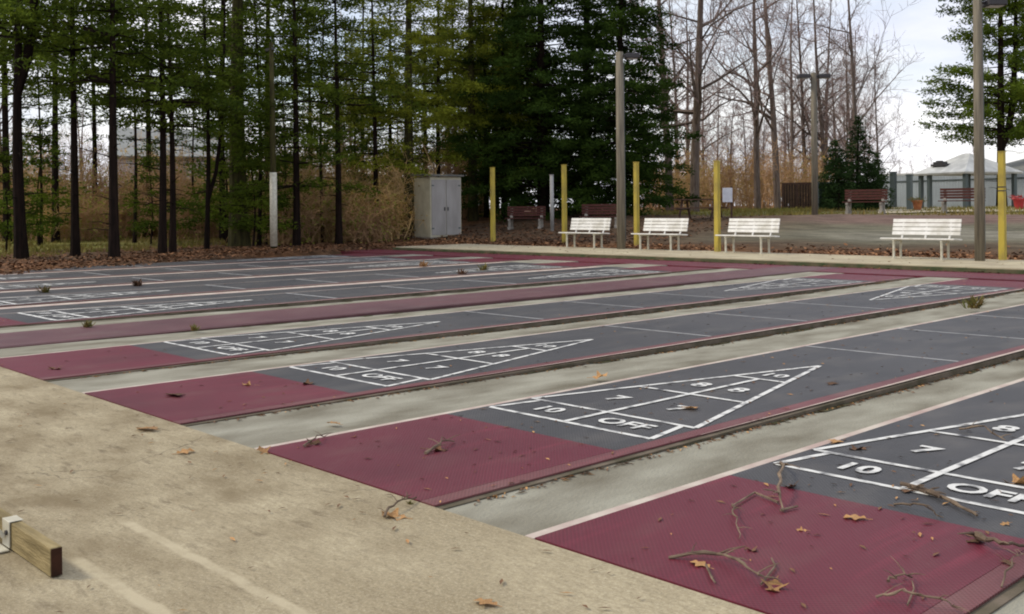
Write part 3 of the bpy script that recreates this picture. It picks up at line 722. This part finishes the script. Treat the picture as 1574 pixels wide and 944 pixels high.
def plant_shrub(p, k, lb, grp, s=1.):
    e = tag(empty('shrub', p, random.uniform(0, 6)), lb, 'shrub', grp); e.scale = (s, s, s)
    put('stems', SV[k][0], e); put('leaves', SV[k][1], e)
random.seed(91)
for k in range(120):
    u = -40+k*6.4+random.uniform(-8, 8); r = random.choice((49, 53, 58, 64))+random.uniform(-2.5, 2.5)
    
    if 400 < u < 620 and k % 2: r -= 8
    plant_shrub(spot(u, r), random.choice((0, 1, 2, 3, 3, 4, 4, 5)), 'tangled tan brushwood in the gloom behind the pine trunks', 'brushwood behind the pines', random.uniform(.7, 1.25)*(1.25 if u < 620 else 1))
for k in range(50):
    u = 985+k*6.0+random.uniform(-5, 5); r = random.uniform(62, 84)
    plant_shrub(spot(u, r), random.choice((4, 5, 5, 0)), 'reddish brown thicket below the far bare trees', 'thicket beyond the benches', random.uniform(.9, 1.25))

# ------------------------------------------------------------------ house behind the pines
def house():
    p = spot(283, 74); ang = math.atan2(p.y-CAM.y, p.x-CAM.x)-math.pi/2
    h = tag(empty('house', p, ang), 'pale grey house glimpsed between the pine trunks', 'house'); h.scale = (1.1, 1, .92)
    mb = MB(); mb.box(-4, 3.4, 0, 7, -.3, 5.2); mb.face([(-4.0, 0, 5.2), (-4.0, 7, 5.2), (-4.0, 3.5, 7.3)]); mb.face([(3.4, 7, 5.2), (3.4, 0, 5.2), (3.4, 3.5, 7.3)])
    mb.build('wall', M['siding'], h)
    mb = MB(); mb.face([(-4.4, -.4, 5.1), (3.8, -.4, 5.1), (3.8, 3.5, 7.45), (-4.4, 3.5, 7.45)]); mb.face([(3.8, 7.4, 5.1), (-4.4, 7.4, 5.1), (-4.4, 3.5, 7.45), (3.8, 3.5, 7.45)])
    o = mb.build('roof', M['roof_grey'], h); sm = o.modifiers.new('solid', 'SOLIDIFY'); sm.thickness = .15
    for wx in (-2.9, 1.6):
        for wz in (3.4,):
            mb = MB(); mb.box(wx, wx+1.0, -.05, .02, wz, wz+1.2); f_ = mb.build('window', M['white_vinyl'], h)
            mb = MB(); mb.box(wx+.08, wx+.92, -.062, -.048, wz+.08, wz+1.12); mb.build('pane', M['glass'], f_)
house()

# ------------------------------------------------------------------ white benches
def make_bench():
    root = empty('park_bench', (0, 0, 0))
    for k in range(4):
        y = .02+k*.115; mb = MB(); mb.box(-.82, .82, y, y+.095, .430-k*.006, .462-k*.006); mb.build('seat_slat', M['white_wood'], root, bevel=.006)
    tilt = Matrix.Translation((0, .50, .52)) @ Matrix.Rotation(R(-13), 4, 'X')
    mb = MB()
    for k in range(4): mb.box(-.76, .76, -.014, .014, k*.094, k*.094+.078, tilt)
    mb.build('backrest', M['white_wood'], root, bevel=.004)
    for x in (-.53, 0, .53):
        mb = MB(); mb.tube([(x, .47, .42), (x, .525, .53), (x, .60, .87)], .021, 6); mb.build('back_support', M['white_wood'], root)
    for x in (-.53, .53):
        for y in (.08, .42):
            mb = MB(); mb.tube([(x, y, 0), (x, y, .425)], .028, 8); mb.box(x-.05, x+.05, y-.05, y+.05, 0, .008); mb.build('leg', M['white_metal'], root)
    for x in (-.53, .53): mb = MB(); mb.box(x-.018, x+.018, .04, .47, .385, .42); mb.build('seat_frame', M['white_metal'], root)
    return root
B0 = make_bench()
def bp_at(u, y):
    d = fw*FPX + rt2*(u-787); t = (y-CAM.y)/d.y; return CAM.x+d.x*t, y
bl = ['white slatted bench farthest along the row, at the second yellow post', 'white bench between the grey lamp pole and the third yellow post',
      'white bench against the fourth yellow post', 'white bench standing alone near the tall lamp pole and the last yellow post']
bpos = [bp_at(889, 19.85), bp_at(1004, 19.75), bp_at(1139, 19.6), bp_at(1407, 19.3)]
for k, (x, y) in enumerate(bpos):
    o = B0 if k == 0 else copy_tree(B0)
    o.location = (x, y, .10); o.rotation_euler.z = R((2, 0, -1, 1)[k]); tag(o, bl[k], 'bench', 'white benches on the raised walk')

# yellow posts
yp = [(758, 35.5, 258, 'yellow post nearest the storage shed'), (868, 33.3, 254, 'yellow post behind the farthest white bench'), (979, 31.0, 250, 'yellow post behind the white bench beside the grey lamp pole'),
      (1103, 27.6, 248, 'yellow post at the end of the third white bench'), (1541, 24.2, 234, 'yellow post next to the tall lamp pole, with dark tape marks')]
for k, (u, r, vt, lb) in enumerate(yp):
    p = spot(u, r); p.z = .1 if p.y < 20.35 else p.z; zt = zat(u, vt, p)
    e = tag(empty('yellow_post', (p.x, p.y, p.z)), lb, 'post', 'yellow posts behind the walk')
    mb = MB(); mb.box(-.065, .065, -.065, .065, -.15, zt-p.z, taper=.004); mb.build('shaft', M['yellow'], e, bevel=.008)
    mb = MB(); mb.box(-.072, .072, -.072, .072, zt-p.z+.002, zt-p.z+.02); mb.build('cap', M['yellow'], e, bevel=.006)
    if k == 4:
        mb = MB()
        for z in (1.46, 1.54): mb.box(-.068, .068, -.068, .068, z, z+.022)
        mb.build('tape_band', M['dark_metal'], e)

# lamp poles
def lamp(u, r, vt, lb, heads, rad=.12, rad2=None, topz=None, fac=48):
    p = spot(u, r)
    if 17.4 < p.y < 20.35: p.z = .10
    zt = topz if topz else zat(u, vt, p)
    H_ = zt-p.z; e = tag(empty('street_lamp', p, R(fac)), lb, 'street lamp', 'light poles round the court')
    mb = MB(); mb.tube([(0, 0, -.2), (0, 0, H_*.5), (0, 0, H_)], [rad, rad*.93, rad*.85], 14); mb.build('pole', M['grey_wood'], e, smooth=True)
    for s_ in heads:
        mb = MB(); mb.tube([(0, 0, H_-.12), (s_*.16, 0, H_-.10)], .03, 8); a_ = mb.build('arm', M['dark_metal'], e)
        mb = MB(); mb.box(s_*.36-.20, s_*.36+.20, -.17, .17, H_-.19, H_-.05); hd = mb.build('lamp_head', M['dark_metal'], e, bevel=.02)
        mb = MB(); mb.box(s_*.36-.15, s_*.36+.15, -.13, .13, H_-.196, H_-.188); mb.build('lens', M['sign_face'], hd)
    mb = MB(); mb.tube([(rad*.9+.01, 0, .2), (rad*.9, 0, H_-.3)], .018, 6); mb.build('conduit', M['steel'], e)
    return e
lamp(955, 29.6, 80, 'grey wooden light pole with one small head between the first two white benches', (1,), .125)
lamp(1506, 23.7, -4, 'tall grey light pole beside the lone white bench', (1,), .105)
lamp(1253, 37.5, 112, 'slim light pole with two flat heads far behind the benches', (-1, 1), .11)
e = tag(empty('utility_pole', spot(421, 33.6)), 'pale painted pole standing among the pines', 'pole')
mb = MB(); mb.tube([(0, 0, -.2), (0, 0, 3.4), (-.04, .0, 6.6)], [.10, .09, .065], 12); mb.build('shaft', M['bark_green'], e, smooth=True)
mb = MB(); mb.tube([(0, 0, .1), (0, 0, 2.45)], [.115, .113], 12); mb.build('painted_sleeve', M['white_metal'], e, smooth=True)
mb = MB(); mb.box(-.35, .1, -.04, .04, 6.35, 6.43); mb.build('bracket', M['dark_metal'], e)
e = tag(empty('grey_post', spot(849, 38)), 'short grey post standing in front of the dark evergreens', 'post')
mb = MB(); mb.tube([(0, 0, -.2), (0, 0, 2.05)], .07, 10); mb.build('shaft', M['pale_wood'], e, smooth=True)
mb = MB(); mb.tube([(0, 0, 2.05), (0, 0, 2.08)], .08, 10); mb.build('cap', M['pale_wood'], e)

# storage shed: corner towards the court
def shed():
    p = spot(662, 39.0); e = tag(empty('storage_shed', p, R(80)), 'pale wooden storage cabinet with double doors beside the pines', 'shed')
    H_ = zat(663, 272, p)-p.z
    W_, D_ = 1.36, 1.28
    # local: front face along +x from the corner (0,0), side face going to -x/+y
    mb = MB(); mb.box(0, W_, 0, D_, .05, H_); mb.build('wall', M['shed_wall'], e, bevel=.01)
    for k, (x0, x1) in enumerate(((.05, W_/2-.012), (W_/2+.012, W_-.05))):
        mb = MB(); mb.box(x0, x1, -.028, -.004, .12, H_-.10); d_ = mb.build('door', M['shed_door_shaded'], e, bevel=.006)
        mb = MB(); xh = x1-.06 if k == 0 else x0+.06
        mb.box(xh-.02, xh+.02, -.055, -.03, H_*.45, H_*.45+.13); mb.build('handle', M['dark_metal'], d_)
        for zz in (.35, H_-.35):
            mb = MB(); xg = x0+.05 if k == 0 else x1-.05; mb.box(xg-.05, xg+.05, -.036, -.029, zz, zz+.05); mb.build('hinge', M['steel'], d_)
    mb = MB(); mb.face([(-.08, -.10, H_+.02), (W_+.08, -.10, H_+.02), (W_+.08, D_+.08, H_+.09), (-.08, D_+.08, H_+.09)])
    o = mb.build('roof', M['shed_roof'], e); s_ = o.modifiers.new('s', 'SOLIDIFY'); s_.thickness = .07; s_.offset = 1
    mb = MB(); mb.box(-.05, W_+.05, -.05, D_+.05, -.3, .045); mb.build('base', M['concrete'], e)
shed()

# dark red benches with concrete ends
def red_bench():
    root = empty('park_bench', (0, 0, 0))
    for x in (-.60, .60):
        mb = MB(); mb.box(x-.06, x+.06, -.05, .50, 0, .12); mb.box(x-.05, x+.05, .02, .14, .12, .40); mb.box(x-.05, x+.05, .34, .46, .12, .55)
        mb.box(x-.05, x+.05, -.02, .46, .34, .42); mb.box(x-.045, x+.045, .40, .50, .45, .88); mb.build('end_support', M['concrete'], root, bevel=.015)
    mb = MB()
    for k in range(4): mb.box(-.76, .76, -.02+k*.11, .07+k*.11, .425, .46)
    mb.build('seat', M['red_wood'], root)
    mb = MB()
    for k in range(4): mb.box(-.76, .76, .36, .395, .52+k*.10, .60+k*.10)
    mb.build('backrest', M['red_wood'], root)
    return root
RB = red_bench(); done = False
for u, r, rz, lb in ((1328, 39.5, 14, 'dark red bench with concrete ends in front of the spruces'), (1477, 40.0, 12, 'dark red bench in front of the white fence'),
                     (806, 39.5, 32, 'dark red bench in the shade behind the first yellow post'), (922, 37.5, 28, 'dark red bench seen over the farthest white bench')):
    o = RB if not done else copy_tree(RB); done = True
    o.location = spot(u, r); o.rotation_euler.z = R(rz); tag(o, lb, 'bench', 'dark red park benches')
def picnic():
    e = tag(empty('picnic_table', spot(1076, 38.5), R(20)), 'dark brown picnic table under the thick bare tree', 'picnic table')
    mb = MB()
    for k in range(5): mb.box(-.9, .9, -.37+k*.15, -.24+k*.15, .74, .78)
    mb.build('table_top', M['brown_wood'], e)
    for y in (-.72, .60):
        mb = MB(); mb.box(-.9, .9, y, y+.13, .43, .47); mb.box(-.9, .9, y-.14, y-.01, .43, .47); mb.build('seat', M['brown_wood'], e)
    for x in (-.6, .6):
        mb = MB(); mb.tube([(x, -.65, 0), (x, -.18, .74)], .045, 4); mb.tube([(x+.05, .65, 0), (x+.05, .18, .74)], .045, 4); mb.box(x-.03, x+.02, -.84, .74, .38, .43); mb.build('leg', M['brown_wood'], e)
picnic()
# small notice sign
p = spot(1119, 37); e = tag(empty('notice_sign', p, R(35)), 'small blank white sign board on a post behind the third bench', 'sign')
mb = MB(); mb.box(-.17, .17, -.045, -.027, zat(1119, 311, p)-p.z, zat(1119, 289, p)-p.z); mb.build('sign_board', M['sign_face'], e, bevel=.01)
mb = MB(); mb.box(.10, .17, -.025, .03, -.2, zat(1119, 287, p)-p.z); mb.build('post', M['brown_wood'], e)

# ------------------------------------------------------------------ fences and yard on the far right
def wall_between(u0, r0, u1, r1):
    a = spot(u0, r0); b = spot(u1, r1); d = b-a; return a, b, math.atan2(d.y, d.x), math.hypot(d.x, d.y)
a, b, an, ln_ = wall_between(1355, 66, 1640, 60)
e = tag(empty('slat_fence', a, an), 'long pale slatted privacy fence behind the yard', 'fence')
H_ = zat(1355, 268, a)-a.z
mb = MB(); x = 0
while x < ln_:
    mb.box(x+.008, x+.172, -.01, .01, -.3, H_-.12); x += .18
mb.build('slat_panel', M['white_vinyl'], e)
mb = MB(); mb.box(0, ln_, -.03, .03, H_-.118, H_); mb.build('top_rail', M['roof_white'], e)
mb = MB(); mb.box(0, ln_, -.05, -.012, H_-.52, H_-.44); mb.build('rail', M['steel'], e)
for u, r, vt, lb, wd in ((1374, 60, 264, 'dark square post against the start of the pale fence', .14), (1399, 50, 268, 'dark post standing in front of the pale fence beside the orange pot', .11)):
    p = spot(u, r); q = tag(empty('fence_post', p), lb, 'post'); mb = MB(); hh = zat(u, vt, p)-p.z
    mb.box(-wd, wd, -wd, wd, -.2, hh-.06); mb.build('shaft', M['steel'], q, bevel=.01)
    mb = MB(); mb.box(-wd-.02, wd+.02, -wd-.02, wd+.02, hh-.058, hh); mb.build('cap', M['steel'], q)
a, b, an, ln_ = wall_between(1258, 55, 1356, 57)
e = tag(empty('screen_fence', a, an), 'dark screened fence behind the spruces', 'fence'); H_ = zat(1258, 281, a)-a.z
mb = MB(); mb.box(0, ln_, -.01, .01, -.2, H_-.03); mb.build('screen_panel', M['screen_dark'], e)
mb = MB(); mb.tube([(0, 0, H_), (ln_, 0, H_)], .03, 8); mb.build('top_rail', M['steel'], e)
for k in range(4): mb = MB(); mb.tube([(k*ln_/3, -.05, -.2), (k*ln_/3, -.05, H_+.05)], .035, 8); mb.build('post', M['steel'], e)
a, b, an, ln_ = wall_between(1204, 57, 1248, 57)
e = tag(empty('board_fence', a, an), 'brown framed fence panel left of the dark screen', 'fence'); e['label'] = 'brown framed fence panel beside the dark screen fence'; H_ = zat(1204, 281, a)-a.z
mb = MB()
k = 0
while k*.14 < ln_-.01: mb.box(k*.14+.004, min(k*.14+.134, ln_), -.012, .012, -.2, H_-.12); k += 1
mb.build('board_panel', M['screen'], e)
mb = MB(); mb.box(-.05, ln_+.05, -.04, .04, H_-.118, H_); mb.build('top_rail', M['brown_wood'], e)
for x in (0, ln_/2, ln_): mb = MB(); mb.box(x-.06, x+.06, -.08, -.014, -.2, H_-.12); mb.build('post', M['brown_wood'], e)
# pale paved strip in the yard
mb = MB(); n = 30
for k in range(n):
    u0, u1 = 1350+k*10, 1360+k*10
    q = [spot(u0, 41), spot(u1, 41), spot(u1, 62), spot(u0, 62)]
    for w_ in range(5):
        A = q[0].lerp(q[3], w_/5); B = q[1].lerp(q[2], w_/5); C_ = q[1].lerp(q[2], (w_+1)/5); D_ = q[0].lerp(q[3], (w_+1)/5)
        mb.face([(P_.x, P_.y, ground(P_.x, P_.y)+.035) for P_ in (A, B, C_, D_)])
tag(mb.build('pavement', M['sidewalk']), 'pale paved strip in front of the white fence', kind='structure')
# open pavilion with white hip roof
p = spot(1487, 56); e = tag(empty('pavilion', p, R(-24)), 'open pavilion with a white hipped roof and dark vent', 'pavilion')
ze = zat(1487, 266, p)-p.z; zr = zat(1487, 236, p)-p.z
hw = 1.8
mb = MB()
c4 = [(-hw, -hw, ze), (hw, -hw, ze), (hw, hw, ze), (-hw, hw, ze)]; r2_ = [(-.25, 0, zr), (.25, 0, zr)]
mb.face([c4[0], c4[1], r2_[1], r2_[0]]); mb.face([c4[1], c4[2], r2_[1]]); mb.face([c4[2], c4[3], r2_[0], r2_[1]]); mb.face([c4[3], c4[0], r2_[0]])
o = mb.build('roof', M['roof_white'], e); s_ = o.modifiers.new('s', 'SOLIDIFY'); s_.thickness = .1
pv = MB(); pv.box(-.62, .62, 0, .5, 0, .12); pv.box(-.4, .4, 0, .4, .122, .24); pv.box(-.15, .15, 0, .3, .242, .30)
vo = pv.build('vent', M['dark_metal'], o); vo.location = (-.55, -hw*.72, ze+.36); vo.scale = (.8, .8, .9)
for x in (-1.5, -.9, 1.5):
    for y in (-1.5, 1.5):
        if x == -.9 and y > 0: continue
        mb = MB(); mb.box(x-.09, x+.09, y-.09, y+.09, -.2, ze-.02); mb.build('post', M['steel'], e)
# pale building behind
p = spot(1568, 63); e = tag(empty('building', p, R(-22)), 'low pale building with a wide grey roof beyond the pavilion', 'building')
ze = zat(1568, 262, p)-p.z; zr = zat(1568, 233, p)-p.z
mb = MB(); mb.box(-2.3, 6, 0, 7, -.3, ze+.05); mb.build('wall', M['roof_white'], e)
mb = MB(); mb.face([(-2.8, -.6, ze), (6.5, -.6, ze), (6.5, 3.5, zr), (-1.4, 3.5, zr)]); mb.face([(6.5, 7.6, ze), (-2.8, 7.6, ze), (-1.4, 3.5, zr), (6.5, 3.5, zr)]); mb.face([(-2.8, 7.6, ze), (-2.8, -.6, ze), (-1.4, 3.5, zr)])
o = mb.build('roof', M['roof_grey'], e); s_ = o.modifiers.new('s', 'SOLIDIFY'); s_.thickness = .12
for x in (-.7, 1.2): mb = MB(); mb.box(x, x+.8, -.03, .01, ze-.62, ze-.22); w1 = mb.build('window', M['steel'], e); mb = MB(); mb.box(x+.05, x+.75, -.045, -.032, ze-.57, ze-.27); mb.build('pane', M['glass'], w1)
# flower pots
def pot(u, r, hh, c, lb):
    p = spot(u, r); p.z += .03; e = tag(empty('planter', p), lb, 'planter', 'pots on the paved strip')
    mb = MB(); n = 14; rings = [(.62, 0), (.80, .4), (.95, .8), (1.0, .82), (1.0, .96), (.88, .96), (.84, .8)]
    base = len(mb.v)
    for rr, zz in rings:
        for k in range(n): mb.v.append((math.cos(k*6.2832/n)*rr*hh*.5, math.sin(k*6.2832/n)*rr*hh*.5, zz*hh))
    for i in range(len(rings)-1):
        for k in range(n): mb.f.append((i*n+k, i*n+(k+1) % n, (i+1)*n+(k+1) % n, (i+1)*n+k)); mb.mi.append(0)
    mb.f.append(tuple((len(rings)-1)*n+k for k in range(n))); mb.mi.append(0)
    mb.build('bowl', M[c], e, smooth=True)
    mb = MB(); random.seed(5); 
    for k in range(10): blades(mb, Vector((random.gauss(0, .1), random.gauss(0, .1), hh*1.0)), 8, .07, .16, .02)
    mb.build('plant', M['weed' if c != 'red_plastic' else 'red_plastic'], e)
pot(1411, 46, .42, 'clay_orange', 'orange clay pot with dry plants before the pale fence')
pot(1567, 46, .46, 'red_plastic', 'bright red pot beside the last yellow post')

# ------------------------------------------------------------------ beam with bracket near the camera
e = tag(empty('timber_board', (-1.13, -1.055, 0)), 'weathered board set on edge with a white metal bracket', 'board')
mb = MB(); mb.box(-1.6, -.002, -.042, .0, .004, .108); mb.build('plank', M['beam'], e, bevel=.004)
mb = MB(); mb.box(0, .004, -.040, -.002, .006, .105); mb.build('end_grain', M['beam_end'], e)
mb = MB(); mb.box(-.50, -.42, -.050, -.0445, .012, .113); mb.box(-.50, -.42, -.050, .004, .1105, .114); mb.box(-.51, -.41, -.09, -.052, .004, .010)
mb.tube([(-.46, -.055, .05), (-.47, -.08, .08), (-.54, -.10, .10), (-.7, -.10, .105)], .011, 8)
br = mb.build('bracket', M['white_metal'], e, bevel=.002)
mb = MB(); mb.tube([(-.44, -.051, .07), (-.44, -.058, .07)], .010, 8); mb.build('bolt', M['dark_metal'], br)

# ------------------------------------------------------------------ leaves, twigs, weeds: each its own thing
def leaf_mesh(seed, lobes=5, curl=.5):
    random.seed(seed); mb = MB(); n = 14; L_ = 1.0
    prev = None
    for i in range(n+1):
        t = i/n; x = t*L_-.5
        w_ = .30*math.sin(math.pi*min(1, t*1.02+.02))**.7*(1+.55*math.sin(t*math.pi*2*lobes/1.6+seed)) + .02
        z = curl*.35*math.sin(t*3.0+seed)*t + .04
        e_ = curl*.85*w_*(.5+.6*math.sin(t*8+seed)); z += .05*math.sin(t*11+seed*2)*curl
        cur = [Vector((x, -w_, z+e_)), Vector((x, -w_*.5, z+e_*.3)), Vector((x, 0, z)), Vector((x, w_*.5, z+e_*.35)), Vector((x, w_, z+e_*1.1))]
        if prev:
            for k in range(4): mb.face([prev[k], cur[k], cur[k+1], prev[k+1]])
        prev = cur
    mb.tube([(-.5, 0, .04), (-.78, .05, .08)], .018, 4)
    return mb
LF = {}
for s_ in range(4):
    for mt in ('leaf_tan', 'leaf_brown'):
        LF[s_, mt] = leaf_mesh(s_*3+1, 5 if s_ % 2 else 4, (.5, .8, .3, .65)[s_]).mesh('dry_leaf', M[mt])
lv = [(1312, 797, .11, 0, 'leaf_tan', 'crumpled orange tan leaf lying alone mid red mat'),
      (1190, 903, .12, 1, 'leaf_tan', 'curled tan oak leaf at the fork of the big twig'), (1075, 868, .09, 2, 'leaf_tan', 'tan leaf caught under the big twig'),
      (1155, 845, .07, 3, 'leaf_brown', 'small brown leaf beyond the big twig'), (1215, 748, .11, 1, 'leaf_brown', 'flat brown leaf at the red and dark seam'),
      (1285, 679, .11, 0, 'leaf_tan', 'tan leaf on the concrete lip above the number 10'), (1318, 690, .12, 3, 'leaf_brown', 'folded brown leaf standing on the painted corner'),
      (1395, 755, .09, 2, 'leaf_brown', 'brown leaf touching the base line between 10 and OFF'), (1568, 742, .17, 1, 'leaf_tan', 'large orange brown leaf cut by the picture edge'),
      (1500, 833, .08, 0, 'leaf_brown', 'small pale leaf at the tip of the thick stick'), (1548, 865, .07, 2, 'leaf_brown', 'leaf scrap at the far corner of the red mat'),
      (745, 927, .10, 2, 'leaf_tan', 'reddish tan leaf on the bare apron'), (605, 793, .13, 3, 'leaf_tan', 'yellow tan leaf at the corner of the second red mat'),
      (286, 695, .11, 0, 'leaf_tan', 'pale leaf alone on the dirty apron'), (405, 694, .11, 1, 'leaf_tan', 'rust leaf at the apron corner of the second red mat'),
      (225, 660, .18, 2, 'leaf_tan', 'flattened yellow leaf at the mouth of the gutter'), (512, 651, .10, 0, 'leaf_tan', 'pale leaf on the gutter beside the second red mat'),
      (672, 692, .14, 3, 'leaf_brown', 'dark curled leaf in the middle of the second red mat'), (922, 579, .15, 1, 'leaf_tan', 'tan leaves lodged in the gutter beside the second court'),
      (1060, 628, .16, 0, 'leaf_tan', 'tan leaf standing on the 7 of the second court'), (1280, 590, .12, 2, 'leaf_brown', 'small brown leaf beyond the second court tip'),
      (470, 590, .16, 3, 'leaf_brown', 'dark leaf on the grey band of the third court'), (382, 592, .12, 1, 'leaf_tan', 'tan leaf on the third red mat'),
      (268, 608, .20, 2, 'leaf_brown', 'dark flat leaf on the third red mat'), (85, 567, .16, 3, 'leaf_brown', 'dark leaf on the fourth red mat'), (482, 683, .12, 1, 'leaf_brown', 'brown leaf on the upper side of the second red mat'),
      (1232, 815, .05, 3, 'leaf_tan', 'tiny leaf scrap beyond the lone orange leaf'), (1545, 806, .05, 0, 'leaf_tan', 'tiny pale scrap on the dark band')]
lv = [q for q in lv]
for u, v_, s, k, mt, lb in lv:
    s *= .88
    p = pix(u, v_, .006); o = put('dry_leaf', LF[k, mt], None, p, (random.uniform(-.15, .15), random.uniform(-.15, .15), random.uniform(0, 6.28)), (s, s, s*.75))
    tag(o, lb, 'leaf', 'dry leaves on the courts')
def twig(pts_px, r0, lb, subs=(), zoff=.010, lift=.03):
    r0 *= .8
    root = [pix(u, v_, 0) for u, v_ in pts_px]; mb = MB(); n = len(root); pts = []
    for i, p in enumerate(root):
        p = p.copy(); p.z = zoff+lift*math.sin(i/(max(1, n-1))*math.pi)+random.uniform(0, .008); pts.append(p)
    o_ = pts[0].copy(); o_.z = 0
    # denser path with small kinks
    fine = []
    for A, B in zip(pts, pts[1:]):
        for k in range(4): fine.append(A.lerp(B, k/4)+Vector((random.gauss(0, .006), random.gauss(0, .006), random.gauss(0, .003))))
    fine.append(pts[-1]); fine = [q-o_ for q in fine]
    mb.tube(fine, [r0*(1-.6*i/(len(fine)-1))*random.choice((.8, .95, 1, 1.1, 1.45)) for i in range(len(fine))], 6)
    for k in range(3+len(fine)//4):
        i = random.randint(1, len(fine)-2); d = (fine[i+1]-fine[i]).normalized(); a = random.choice((-1, 1))*random.uniform(.5, 1.2)
        dd = Vector((d.x*math.cos(a)-d.y*math.sin(a), d.x*math.sin(a)+d.y*math.cos(a), random.uniform(0, .5)))*random.uniform(.03, .11)
        mb.tube([fine[i], fine[i]+dd*.5+Vector((0, 0, .005)), fine[i]+dd], [r0*.45, r0*.35, r0*.15], 4)
    for sp in subs:
        q = [pix(u, v_, .015)-o_ for u, v_ in sp]; mb.tube(q, [r0*.7*(1-.5*i/len(q)) for i in range(len(q))], 5)
    o = mb.build('twig', M['twig_ground']); o.location = o_; tag(o, lb, 'twig', 'fallen twigs on the courts')
random.seed(123)
twig([(1025, 860), (1100, 862), (1145, 885), (1170, 898), (1200, 900)], .008, 'long thin twig with curved side shoots on the near red mat', subs=([(1170, 898), (1192, 870), (1186, 858)], [(1085, 868), (1095, 890), (1100, 896)]))
twig([(1200, 715), (1202, 745), (1196, 770), (1204, 790)], .011, 'short upright knobbly stick crossing the red and dark seam', subs=([(1196, 772), (1160, 757), (1125, 778)], [(1200, 784), (1226, 778)]), lift=.06)
twig([(1128, 780), (1133, 812), (1136, 835)], .005, 'thin straight twig on the near red mat')
twig([(1385, 752), (1425, 760), (1470, 780), (1502, 798)], .016, 'mossy thick stick lying over the dark band', lift=.01)
twig([(1376, 778), (1420, 792), (1450, 800)], .007, 'slender twig parallel to the mossy stick')
twig([(1498, 826), (1515, 845), (1545, 852), (1590, 846)], .016, 'thick pale curved stick at the mat corner', lift=.03)
twig([(1345, 924), (1385, 930), (1440, 938), (1480, 945)], .006, 'thin twig near the bottom edge of the red mat', subs=([(1395, 930), (1405, 905), (1402, 893)],))
twig([(1365, 900), (1385, 902), (1402, 892)], .006, 'short twig hooked on another near the mat edge')
twig([(1475, 664), (1510, 668), (1545, 681)], .009, 'twig lying across the court line near the number 8')
twig([(590, 798), (610, 785), (640, 770)], .008, 'thin dark twig at the apron end of the second red mat')
twig([(465, 690), (488, 682), (500, 674)], .006, 'fine twig on the far side of the second red mat')
twig([(655, 700), (680, 690), (698, 682)], .009, 'kinked twig in the middle of the second red mat')
twig([(1540, 905), (1556, 880), (1580, 856)], .004, 'wiry root growing from the gutter crack')
def weed(u, v_, s, mt, lb, seed):
    random.seed(seed); mb = MB(); p = pix(u, v_, .0); s *= .5
    for k in range(46):
        a = random.uniform(0, 6.28); l_ = random.uniform(.05, .16)*s; d = Vector((math.cos(a)*.8, math.sin(a)*.8, random.uniform(.3, 1.4))).normalized()*l_
        b = Vector((random.gauss(0, .03)*s, random.gauss(0, .03)*s, 0)); sd_ = Vector((-math.sin(a), math.cos(a), 0))*.010*s
        mb.face([b-sd_*.5, b+sd_*.5, b+d*.6+sd_, b+d, b+d*.6-sd_])
    o = mb.build('weed', M[mt]); o.location = p; tag(o, lb, 'weed', 'weeds rooted between the courts')
weed(743, 416, 2.6, 'weed', 'green weed tuft beyond the long red walkway', 1)
weed(710, 422, 2.2, 'leaf_brown', 'brown dead weed beside the green tuft', 2)
weed(1497, 474, 3.0, 'weed', 'rusty weed clump in the gutter far along the third court', 3)
weed(135, 503, 1.5, 'weed', 'weed at the edge of the long red walkway', 4)
weed(68, 450, 2.4, 'weed', 'dark weed tuft on the sixth court', 5)
weed(210, 440, 2.4, 'leaf_brown', 'dead weed on the painted line of a far court', 6)
weed(300, 508, 1.3, 'weed', 'small weed in the lip of the fourth court', 7)
weed(652, 410, 2.6, 'leaf_tan', 'clump of tan leaves near the shed end of the courts', 8)
weed(630, 775, .35, 'weed', 'sprig at the apron corner of the second red mat', 9)
weed(1487, 400, 1.6, 'leaf_brown', 'dark tuft on the raised walk by the lone bench', 10)
